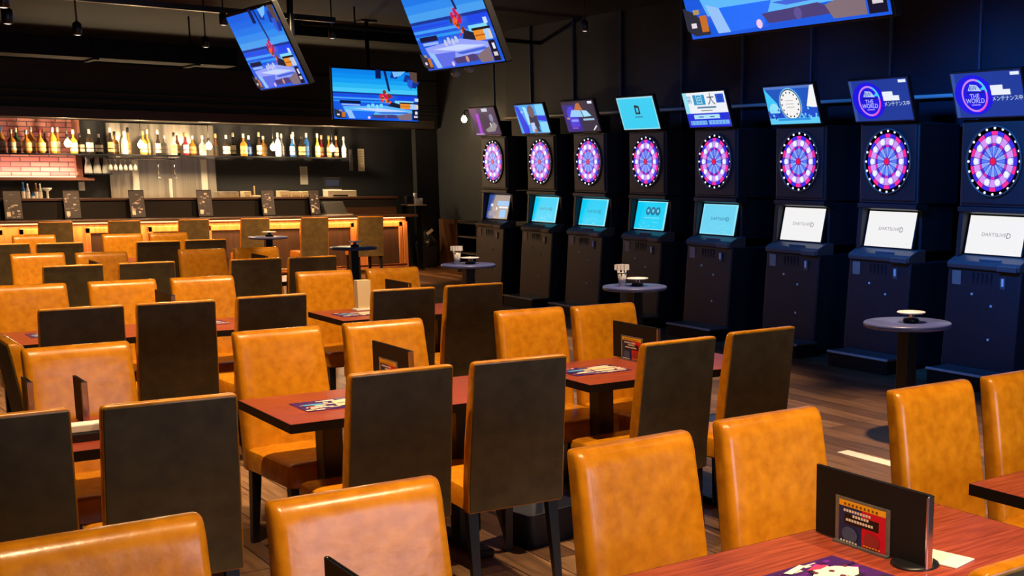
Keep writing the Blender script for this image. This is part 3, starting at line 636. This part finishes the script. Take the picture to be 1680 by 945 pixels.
# ------------------------------------------------------------------ round tables with dart accessories
SHEENTOP = mat('black_top_blue_sheen', (.07, .09, .26), .34)  # black top with its bluish reflection painted into the base colour
FROST = mat('frosted_white', (.78, .78, .80), .35)
RT = [('furthest round table, in front of the bar chairs', 5.38, 16.74, .25), ('round table before the right end of the bar', 5.48, 14.05, .265), ('round table by the furthest dart machine', 5.40, 10.94, .26), ('round table in front of the fourth dart machine', 5.45, 8.12, .258), ('nearest round table, between the two rightmost dart machines', 5.50, 5.17, .275)]
for k, (lb, x, y, r) in enumerate(RT):
    t = thing('round_table', (x, y, 0), 0, 'black ' + lb, 'table', 'small round black tables')
    B().lathe([(r - .01, .690), (r, .697), (r, .714), (r - .006, .72), (0, .72)], SHEENTOP, n=40).make('tabletop', t)
    B().b2((-.045, -.045, .02), (.045, .045, .69), BLACK, .004).make('pedestal', t)
    B().b2((-.07, -.07, 0), (.07, .07, .02), BLACK, .006).make('base', t)
    d = thing('dart_tray', (x + .01, y - .02, .72), .5, 'small accessory stand on the ' + lb, 'tray', 'accessory stands on the round tables')
    B().lathe([(.045, 0), (.052, .012), (.045, .025), (.03, .028)], BLACK, n=20).make('black_base', d)
    B().b2((-.012, -.012, .025), (.012, .012, .055), CHROME).b2((.02, -.01, .02), (.035, .01, .06), FROST, .003).make('post', d)
    B().lathe([(.075, .055), (.09, .060), (.088, .066), (.02, .066), (.0, .075)], FROST, n=24).make('white_dish', d)
    if k in (2, 3):
        c = thing('dart_cup', (x - .10, y - .02 + .05, .72), 0, 'tumbler of white darts on the ' + lb, 'cup', 'tumblers of darts')
        B().lathe([(.026, 0), (.036, .11), (.033, .11), (.023, .006), (0, .006)], mat('cloudy_glass', (.55, .56, .58), .15), n=20).make('tumbler', c)
        for j in range(7):
            a = j * 2 * pi / 7; u = Vector((cos(a), sin(a), 0)); p0 = u * .010 + Vector((0, 0, .02)); p1 = u * .040 + Vector((0, 0, .145))
            dr = B().tube([p0, p1], .0025, FROST, 6)
            for q in (0, pi / 2): dr.box(p1 + Vector((0, 0, .008)), (.040, .002, .044), FROST, rot=Matrix.Rotation(a + q, 3, 'Z'))
            dr.make('dart', c)

# ------------------------------------------------------------------ the bar
OAK = mottled('bar_oak', (.36, .13, .035), (.52, .21, .060), 3, .38, stretch=(10, 10, .7))
DKWOOD = mottled('dark_bar_wood', (.055, .024, .013), (.085, .036, .018), 3, .35, stretch=(.6, 6, 10))
PANELD = mottled('bar_recess', (.035, .014, .006), (.05, .022, .009), 3, .5, stretch=(10, 10, .7))
bar = thing('bar_counter', (0, 0, 0), 0, 'long wooden bar with panelled front and dark raised back ledge', 'bar')
B().b2((1.6, 18.45, .875), (8.27, 18.98, .912), DKWOOD, .008).make('counter_top', bar)
B().b2((1.6, 18.66, .0), (8.15, 18.74, .875), OAK, .0).make('front_panel', bar)
for k in range(8):
    x0 = 2.02 + .78 * k
    b = B().b2((x0, 18.630, .72), (x0 + .60, 18.662, .80), OAK, .006).b2((x0, 18.630, .09), (x0 + .06, 18.662, .80), OAK, .006).b2((x0 + .54, 18.630, .09), (x0 + .60, 18.662, .80), OAK, .006).b2((x0, 18.630, .06), (x0 + .60, 18.662, .13), OAK, .006)
    b.b2((x0 + .06, 18.650, .13), (x0 + .54, 18.661, .72), PANELD); b.make('raised_frame', bar)
B().b2((8.09, 18.62, .0), (8.16, 18.74, .80), OAK, .006).make('end_post', bar)
B().b2((1.6, 18.64, 0), (8.15, 18.70, .05), DKWOOD).make('plinth', bar)
B().tube([(1.7, 18.56, .12), (8.1, 18.56, .12)], .016, mat('copper_rail', (.6, .30, .18), .25, metal=1)).make('foot_rail', bar)
B().b2((1.6, 18.60, .852), (8.12, 18.63, .872), E(255, 160, 95, 1.4)).make('under_counter_lamp', bar)
B().b2((1.6, 18.98, .912), (8.14, 19.02, 1.16), MATTE).b2((7.30, 18.972, .914), (8.14, 18.985, 1.02), DKWOOD).make('ledge_front', bar)
B().b2((1.6, 18.94, 1.155), (8.17, 19.30, 1.185), DKWOOD, .004).make('raised_ledge', bar)
light('under_bar_glow', 'AREA', (4.9, 18.58, .868), 105, (1.0, .50, .20), (4.9, 18.66, .3), shape='RECTANGLE', size=6.4, size_y=.05)
# workbench behind with appliances
tag(B().b2((2.0, 19.45, 0), (8.15, 19.85, 1.10), BLACK).b2((2.0, 19.43, 1.10), (8.15, 19.87, 1.14), STEEL, .003).make('work_counter'), 'low steel topped work counter behind the bar', 'counter')
# brick niche
brick = mat('lit_brick', (.5, .25, .2), .8); nt = brick.node_tree; L = nt.links.new
tc = nt.nodes.new('ShaderNodeTexCoord'); mp = nt.nodes.new('ShaderNodeMapping'); mp.inputs['Rotation'].default_value = (pi / 2, 0, 0)
bt = nt.nodes.new('ShaderNodeTexBrick'); bt.inputs['Scale'].default_value = 1; bt.inputs['Brick Width'].default_value = .24; bt.inputs['Row Height'].default_value = .07; bt.inputs['Mortar Size'].default_value = .008
bt.inputs['Color1'].default_value = (.34, .085, .085, 1); bt.inputs['Color2'].default_value = (.55, .24, .19, 1); bt.inputs['Mortar'].default_value = (.12, .05, .06, 1)
L(tc.outputs['Object'], mp.inputs[0]); L(mp.outputs[0], bt.inputs['Vector']); L(bt.outputs['Color'], nt.nodes['Principled BSDF'].inputs['Base Color'])
COPP = mottled('niche_frame_wood', (.20, .07, .045), (.28, .10, .06), 4, .5, stretch=(2, 2, 10))
nich = thing('brick_niche', (0, 0, 0), 0, 'glowing red brick niche behind the bottles at the left end of the bar', 'wall niche')
B().b2((1.2, 20.12, 1.46), (3.80, 20.2, 2.28), brick).make('brick_panel', nich)
B().b2((3.80, 20.02, 1.46), (3.88, 20.2, 2.28), COPP).make('frame_upright', nich)
B().b2((1.2, 19.9, 1.42), (4.0, 20.2, 1.462), COPP, .004).make('frame_sill', nich)
B().b2((1.2, 20.04, 1.463), (3.79, 20.07, 1.482), E(255, 225, 190, 1.4)).make('strip_lamp', nich)
light('niche_glow', 'AREA', (2.6, 20.02, 1.50), 19, (1.0, .62, .42), (2.6, 20.2, 1.9), shape='RECTANGLE', size=2.4, size_y=.05)
# stainless splash panel; its vertical highlights are set on as pale strips
STEEL_GLINT = mat('steel_highlight', (.95, .90, .80), .35, metal=.2)
tag(B().b2((4.25, 20.14, 1.14), (5.74, 20.196, 2.26), STEEL, .004).b2((4.55, 20.12, 1.14), (4.64, 20.15, 1.72), STEEL_GLINT, .01).b2((5.52, 20.12, 1.14), (5.61, 20.15, 1.74), STEEL_GLINT, .01).b2((5.05, 20.125, 1.14), (5.10, 20.15, 1.45), STEEL_GLINT, .008).make('steel_splashback'), 'tall brushed steel splash panel behind the bottle shelf', 'panel')
# bottle shelf
tag(B().b2((1.5, 19.72, 1.775), (7.76, 20.015, 1.80), MATTE, .003).make('bottle_shelf'), 'long black shelf holding the row of bottles', 'shelf')
CLR = {'amber': (.55, .22, .03), 'whisky': (.62, .30, .05), 'dark': (.03, .02, .015), 'clear': (.60, .62, .62), 'blue': (.03, .14, .45), 'navy': (.015, .03, .14), 'red': (.40, .02, .03), 'yellow': (.70, .48, .08), 'green': (.04, .12, .05), 'brown': (.16, .06, .02)}
def bottle_mat(c): return mat('bottle_' + c, CLR[c], .12, spec=.6, coat=.3)
LBL = {'cream': (.80, .70, .50), 'white': (.85, .83, .80), 'tan': (.62, .42, .18), 'black': (.03, .03, .03), 'blue': (.10, .22, .55), 'red': (.6, .04, .05)}
def bottle(x, y, z, c, h, r, lab, cap, shape, label):
    t = thing('bottle', (x, y, z), 0, label, 'bottle', 'bottles on the long shelf')
    m = bottle_mat(c); k = h / .30
    if shape == 'tall': prof = [(r * .9, 0), (r, .008), (r, .17 * k), (r * .75, .20 * k), (.013, .23 * k), (.012, .285 * k), (0, .285 * k)]
    elif shape == 'round': prof = [(r * .8, 0), (r * 1.05, .03), (r * 1.1, .09 * k), (r * .9, .15 * k), (.016, .20 * k), (.014, .27 * k), (0, .27 * k)]
    elif shape == 'slim': prof = [(r * .9, 0), (r, .006), (r * .95, .14 * k), (.014, .19 * k), (.012, .285 * k), (0, .285 * k)]
    else: prof = [(r * .95, 0), (r, .006), (r, .16 * k), (r * .6, .185 * k), (.015, .20 * k), (.014, .27 * k), (0, .27 * k)]
    B().lathe(prof, m, n=14).make('glass_body', t)
    lm = mat('label_' + lab, LBL[lab], .6); f = 1.13 if shape == 'round' else 1.03
    B().lathe([(r * (f - .01), .030), (r * f, .032), (r * f, .070), (r * (f - .01), .072)], lm, n=14).lathe([(r * (f - .01), .085), (r * f, .087), (r * f, .135 * k), (r * (f - .01), .137 * k)], lm, n=14).make('paper_label', t)
    B().lathe([(.017, .245 * k), (.018, .247 * k), (.018, h), (0, h + .002)], mat('cap_' + cap, LBL[cap], .35), n=10).make('cap', t)
BT = [(2.89, 'whisky', 'cream', 'blue', 'tall'), (2.99, 'amber', 'cream', 'cream', 'block'), (3.07, 'green', 'white', 'cream', 'block'), (3.17, 'amber', 'tan', 'white', 'round'), (3.25, 'amber', 'cream', 'white', 'tall'), (3.34, 'amber', 'tan', 'red', 'round'), (3.42, 'brown', 'tan', 'tan', 'slim'), (3.495, 'amber', 'tan', 'white', 'tall'), (3.58, 'whisky', 'cream', 'white', 'slim'), (3.75, 'whisky', 'cream', 'white', 'block'),
      (3.86, 'dark', 'cream', 'black', 'block'), (3.955, 'dark', 'cream', 'cream', 'tall'), (4.10, 'dark', 'white', 'white', 'block'), (4.225, 'dark', 'tan', 'white', 'slim'), (4.31, 'whisky', 'cream', 'black', 'block'), (4.405, 'clear', 'cream', 'white', 'tall'), (4.49, 'whisky', 'tan', 'black', 'slim'), (4.66, 'whisky', 'cream', 'tan', 'block'), (4.75, 'yellow', 'cream', 'white', 'slim'), (4.86, 'dark', 'cream', 'white', 'slim'),
      (4.98, 'clear', 'white', 'white', 'block'), (5.08, 'clear', 'tan', 'black', 'slim'), (5.16, 'brown', 'tan', 'white', 'slim'), (5.245, 'red', 'white', 'tan', 'slim'), (5.375, 'amber', 'tan', 'white', 'round'), (5.48, 'clear', 'cream', 'white', 'block'), (5.71, 'brown', 'black', 'tan', 'slim'), (5.826, 'dark', 'cream', 'white', 'block'), (5.965, 'dark', 'cream', 'cream', 'slim'), (6.08, 'amber', 'tan', 'white', 'block'),
      (6.20, 'navy', 'blue', 'white', 'block'), (6.31, 'dark', 'cream', 'tan', 'slim'), (6.42, 'whisky', 'tan', 'white', 'block'), (6.60, 'clear', 'cream', 'white', 'tall'), (6.70, 'clear', 'white', 'white', 'slim'), (6.82, 'blue', 'white', 'white', 'slim'), (6.885, 'clear', 'blue', 'white', 'slim'), (6.97, 'dark', 'tan', 'black', 'block'), (7.095, 'blue', 'blue', 'white', 'tall'), (7.22, 'yellow', 'cream', 'white', 'slim'),
      (7.335, 'red', 'tan', 'cream', 'slim'), (7.405, 'whisky', 'cream', 'tan', 'slim'), (7.575, 'brown', 'cream', 'tan', 'slim'), (7.65, 'clear', 'white', 'white', 'slim')]
rs = random.Random(11)
for k, (x, c, lb, cp, sh) in enumerate(BT):
    h = rs.uniform(.33, .39) if sh in ('tall', 'slim') else rs.uniform(.28, .35)
    r = {'tall': .046, 'slim': .037, 'block': .051, 'round': .054}[sh]
    nth = sum(1 for q in BT[:k] if q[1] == c); tot = sum(1 for q in BT if q[1] == c)
    ds = '%s bottle with %s label and %s cap' % (c if c != 'whisky' else 'golden', lb, cp)
    ds += ', %s %s one from the left' % (ORD[nth] if nth < 10 else 'eleventh', c if c != 'whisky' else 'golden') if tot > 1 else ''
    bottle(x, 19.81 if k % 2 else 19.945, 1.80, c, h, r, lb, cp, sh, ds)
# bare bulbs in front of the bottles, and the one on the far wall
BN = ['first', 'second', 'third', 'fourth', 'fifth']
def bulb_body(t, z=0):
    B().lathe([(.0, -.062), (.030, -.052), (.045, -.02), (.043, .01), (.025, .04), (.016, .055), (.0, .056)], E(255, 236, 190, 9.0), n=20).make('bulb', t)
    B().lathe([(.018, .05), (.020, .055), (.020, .10), (.008, .11)], BLACK, n=14).make('socket', t)
for k, x in enumerate((3.64, 4.583, 5.516, 6.462, 7.381)):
    t = thing('pendant_bulb', (x, 19.62, 1.945), 0, 'bare glowing bulb hanging before the bottles, %s of five from the left' % BN[k], 'lamp', 'bare bulbs over the bottle shelf')
    bulb_body(t); B().tube([(0, 0, .10), (0, 0, .335)], .004, BLACK, 6).make('cord', t)
    light('bulb_light', 'POINT', (x, 19.50, 1.95), 38, (1.0, .72, .40), shadow_soft_size=.05)
t = thing('wall_lamp', (8.98, 18.18, 2.42), 0, 'bare glowing wall lamp at the left of the furthest dart machine', 'lamp')
bulb_body(t); B().tube([(0, 0, .09), (.02, 0, .13), (.115, 0, .13)], .010, BLACK).lathe([(.05, 0), (.05, .012), (.02, .02)], BLACK, (.12, 0, .13), 16, Matrix.Rotation(-pi / 2, 3, 'Y')).make('bracket', t)
light('wall_lamp_light', 'POINT', (8.86, 18.1, 2.42), 5, (1.0, .70, .38), shadow_soft_size=.05)
# glassware under the shelf
tag(B().b2((3.885, 19.85, 1.505), (4.235, 20.15, 1.52), MATTE).make('glass_shelf'), 'short black shelf holding the three glass jars', 'shelf')
for k, x in enumerate((3.945, 4.06, 4.175)):
    t = thing('glass_jar', (x, 19.98, 1.52), 0, 'flared glass carafe under the bottle shelf, %s of three' % ORD[k], 'jar', 'glass carafes under the shelf')
    B().lathe([(.048, 0), (.055, .01), (.048, .09), (.030, .18), (.034, .24), (.030, .24), (.026, .18), (.044, .09), (.048, .012), (0, .012)], mat('jar_glass', (.62, .60, .56), .15, spec=.7), n=16).make('carafe', t)
tag(B().tube([(4.16, 19.9, 1.735), (5.1, 19.9, 1.735)], .008, CHROME).tube([(4.3, 19.9, 1.735), (4.3, 19.9, 1.775)], .006, CHROME).tube([(5.0, 19.9, 1.735), (5.0, 19.9, 1.775)], .006, CHROME).make('hanging_rail'), 'thin steel hanging rail under the bottle shelf', 'rail')
for k in range(6):
    x = 4.22 + .066 * k
    t = tag(B().lathe([(.024, .16), (.024, .157), (.004, .15), (.004, .09), (.020, .07), (.027, .03), (.024, 0), (.022, 0), (.025, .03), (.018, .065), (0, .08)], mat('jar_glass', (.6, .6, .6), .1), (0, 0, 0), 12).make('wine_glass'), 'upturned stemmed glass hanging under the shelf, %s of six from the left' % ORD[k], 'glass', 'hanging stemmed glasses')
    t.location = (x, 19.9, 1.567)
for k, (x, nm) in enumerate(((4.86, 'longer'), (5.085, 'shorter'))):
    tag(B().tube([(x, 19.9, 1.735), (x, 19.9, 1.48)], .007, CHROME).lathe([(.0, -.03), (.03, -.01), (.032, .01), (.0, .012)], CHROME, (x, 19.9, 1.46), 14).make('ladle'), '%s steel ladle hanging from the rail before the steel panel' % nm, 'ladle', 'hanging ladles')
# notices and switch
def notice(x0, x1, z0, z1, lb, c=(.55, .52, .45)):
    o = B().b2((x0, 20.185, z0), (x1, 20.2, z1), mat('notice_%g' % c[0], c, .7), .002)
    for k in range(5): o.b2((x0 + .02, 20.183, z1 - .05 - .04 * k), (x1 - .02, 20.186, z1 - .042 - .04 * k), mat('notice_ink', (.25, .22, .18), .7))
    tag(o.make('wall_notice'), lb, 'notice', 'paper notices on the back wall')
notice(7.052, 7.174, 1.36, 1.65, 'grey paper notice on the wall under the right part of the bottle shelf', (.45, .43, .38))
notice(7.874, 7.935, 1.59, 1.94, 'narrow grey notice right of the bottles', (.20, .20, .20))
notice(8.025, 8.133, 1.58, 1.95, 'tall cream notice at the far right of the bottles', (.75, .62, .42))
tag(B().b2((3.84, 20.18, 1.27), (3.92, 20.2, 1.40), WHITE, .004).b2((3.87, 20.172, 1.31), (3.89, 20.182, 1.36), WHITE, .002).make('light_switch'), 'small white switch on the wall below the glass carafes', 'switch')
# things on the work counter
t = thing('receipt_printer', (7.47, 19.60, 1.14), 0, 'white receipt printer behind the right end of the bar', 'printer')
B().b2((-.235, -.1, 0), (.235, .12, .135), mat('printer_cream', (.72, .66, .55), .5), .008).make('body', t); B().b2((-.15, -.105, .035), (.09, -.095, .065), BLACK).make('paper_slot', t)
t = thing('till_monitor', (7.42, 19.795, 1.14), 0, 'dark till monitor above the white receipt printer', 'monitor')
B().b2((-.145, -.015, .15), (.145, .015, .335), BLACK, .006).make('screen_casing', t); B().b2((-.11, -.018, .20), (.11, -.014, .30), E(30, 36, 55)).make('screen', t); B().b2((-.03, -.01, 0), (.03, .02, .16), BLACK).b2((-.14, -.04, .135), (.14, .06, .15), WHITE).make('stand', t)
for k, (a, b, h, lb) in enumerate(((6.49, 6.64, .13, 'cream carton on the work counter, left of the group of three'), (6.655, 6.82, .115, 'cream carton on the work counter, middle of the group of three'), (6.835, 6.975, .12, 'cream carton on the work counter, right of the group of three'), (5.56, 5.88, .12, 'wide steel tray box beside the steel panel'), (5.95, 6.06, .125, 'pale carton right of the steel tray box'), (6.08, 6.22, .06, 'flat pale box right of the steel tray box'))):
    tag(B().b2((a, 19.52, 1.14), (b, 19.70, 1.14 + h), STEEL if k == 3 else mat('carton_cream', (.70, .60, .42), .6), .006).b2((a + .02, 19.515, 1.14 + h * .3), (b - .02, 19.522, 1.14 + h * .55), mat('carton_band', (.42, .33, .20), .6)).make('counter_box'), lb, 'box', 'boxes on the work counter')
for k, (x, h, c, lb) in enumerate(((3.045, .26, 'blue', 'blue label bottle at the left end of the work counter'), (3.10, .24, 'clear', 'clear bottle second from left on the work counter'), (3.16, .13, 'blue', 'short blue can on the work counter at left'), (3.20, .25, 'brown', 'slim brown bottle on the work counter at left'), (3.25, .24, 'clear', 'clear bottle right of the brown one on the work counter'))):
    t = thing('bottle', (x, 19.6, 1.14), 0, lb, 'bottle', 'bottles on the work counter'); B().lathe([(.02, 0), (.024, .01), (.024, h * .6), (.010, h * .8), (.010, h), (0, h)], bottle_mat(c), n=12).make('glass_body', t); B().lathe([(.0245, h * .15), (.0248, h * .16), (.0248, h * .5), (.0245, h * .51)], mat('label_white', LBL['white'], .6), n=12).make('paper_label', t)
t = thing('stemmed_dish', (3.335, 19.6, 1.14), 0, 'pale stemmed dish on the work counter below the brick niche', 'dish')
B().lathe([(.03, 0), (.03, .01), (.015, .02), (.015, .13), (.055, .16), (.058, .18), (0, .165)], WHITE, n=18).make('bowl', t)
t = thing('bottle_rest', (6.14, 19.62, 1.14), 0, 'slim wooden peg standing on the work counter', 'peg')
B().lathe([(.018, 0), (.02, .02), (.012, .05), (.012, .2), (0, .21)], mat('peg_wood', (.35, .24, .12), .5), n=10).make('peg', t)
# menus propped along the bar
for k, (x, w) in enumerate(((2.79, .21), (3.483, .20), (4.292, .195), (5.188, .20), (6.08, .185), (6.775, .15))):
    t = thing('menu_rack', (x, 18.80, .912), 0, 'dark illustrated menu propped on the bar counter, %s of six from the left' % ORD[k], 'menu', 'menus propped on the bar')
    R = Matrix.Rotation(rad(-8), 3, 'X')
    B().box((0, .03, .195), (w, .02, .39), MATTE, .003, rot=R).b2((-w / 2, -.04, 0), (w / 2, .06, .012), MATTE).make('board', t)
    p = Pic(w, .38); rr = random.Random(40 + k)
    p.rect(.02, .02, .98, .98, flat('menu_navy', (30, 32, 60)))
    for j in range(22):
        v = rr.choice([70, 100, 140, 180, 215]); a, c = rr.uniform(.05, .75), rr.uniform(.03, .85)
        p.rect(a, c, a + rr.uniform(.08, .22), c + rr.uniform(.02, .07), flat('menu_grey_%d' % v, (v, int(v * .95), int(v * .95))))
    p.rect(.12, .10, .34, .26, flat('menu_pale', (235, 230, 215)))
    p.make('printed_face', t, origin=R @ Vector((0, -.0104, 0)) + Vector((0, .03, .195)), tilt=rad(-8), step=0.0001)
t = thing('laptop', (7.02, 18.72, .912), 0, 'grey slanted lid of a till terminal on the bar counter at right', 'terminal')
B().prism([(-.10, .02), (.16, .02), (.16, .20), (.10, .205)], -.14, .19, 'x', mat('grey_lid', (.06, .062, .065), .4), .006).make('lid', t); B().b2((-.15, -.12, 0), (.26, .17, .018), mat('tray_grey', (.45, .42, .38), .4), .004).make('base_tray', t)
t = thing('cup_tray', (8.44, 18.98, 0), 0, 'small side shelf with white cups at the right end of the bar', 'shelf')
B().b2((-.16, -.14, 1.04), (.16, .14, 1.055), mat('shelf_tan', (.55, .45, .36), .5), .003).b2((-.16, -.10, .0), (-.13, .10, 1.04), BLACK).b2((.08, -.10, .0), (.11, .10, 1.04), BLACK).make('stand', t)
tag(B().b2((8.30, 18.93, 1.055), (8.41, 19.03, 1.19), MATTE, .004).make('straw_box'), 'black box on the side shelf at the end of the bar', 'box')
for k in range(3):
    tag(B().lathe([(.022, 0), (.030, .085), (.027, .085), (.019, .006), (0, .006)], FROST, (8.445 + .055 * k, 18.93 + .01 * k, 1.055 + (.1 if k == 0 else 0)), 14).lathe([(.022, 0), (.024, .02), (.03, .10), (0, .10)], FROST, (8.445 + .055 * k, 18.93 + .01 * k, 1.055), 12).make('plastic_cup'), 'stack of white cups on the side shelf, %s of three' % ORD[k], 'cup', 'cups on the side shelf')
# rubbish bin and panel
t = thing('rubbish_bin', (8.76, 19.24, 0), 0, 'black bag lined rubbish bin at the right end of the bar', 'bin')
B().loft([[(x, y, z) for x, y in rrect(a, b, .05)] for z, a, b in ((0, .13, .11), (.36, .165, .14), (.37, .175, .15), (.36, .155, .13))], mat('bin_black', (.022, .023, .028), .4)).make('tub', t)
rings = []
for z, r in ((.36, .165), (.40, .18), (.46, .15), (.52, .10), (.58, .07), (.63, .015)):
    rings.append([(r * (1 + .12 * sin(5 * a + z * 30)) * cos(a), .85 * r * (1 + .1 * cos(4 * a)) * sin(a), z) for a in [2 * pi * q / 20 for q in range(20)]])
B().loft(rings, mat('bin_bag', (.010, .010, .012), .3)).make('bin_bag', t)
o = B().box((0, 0, 0), (.13, .004, .05), PAPER, rot=Matrix.Rotation(rad(-35), 3, 'Y')).make('paper_scrap'); o.location = (8.74, 19.07, .60); tag(o, 'white paper scrap sticking out over the rubbish bin', 'paper')
tag(B().b2((9.04, 18.36, .0), (9.095, 19.36, .80), mottled('panel_brown', (.11, .045, .018), (.15, .062, .025), 3, .45, stretch=(10, 10, .6)), .004).make('wood_panel'), 'low brown wood panel on the wall left of the furthest dart machine', 'panel')
t = thing('low_shelf_unit', (8.92, 17.75, 0), 0, 'dark open shelf unit beside the brown wood panel', 'shelf')
B().b2((-.17, -.35, 0), (.17, .35, .04), MATTE).b2((-.17, -.35, .78), (.17, .35, .81), MATTE).b2((-.17, .32, 0), (.17, .35, .81), MATTE).b2((-.17, -.35, 0), (.17, -.32, .81), MATTE).b2((.15, -.35, 0), (.17, .35, .81), MATTE).make('carcass', t)
for z in (.30, .56): B().b2((-.16, -.32, z), (.15, .32, z + .02), CABM).make('shelf_board', t)
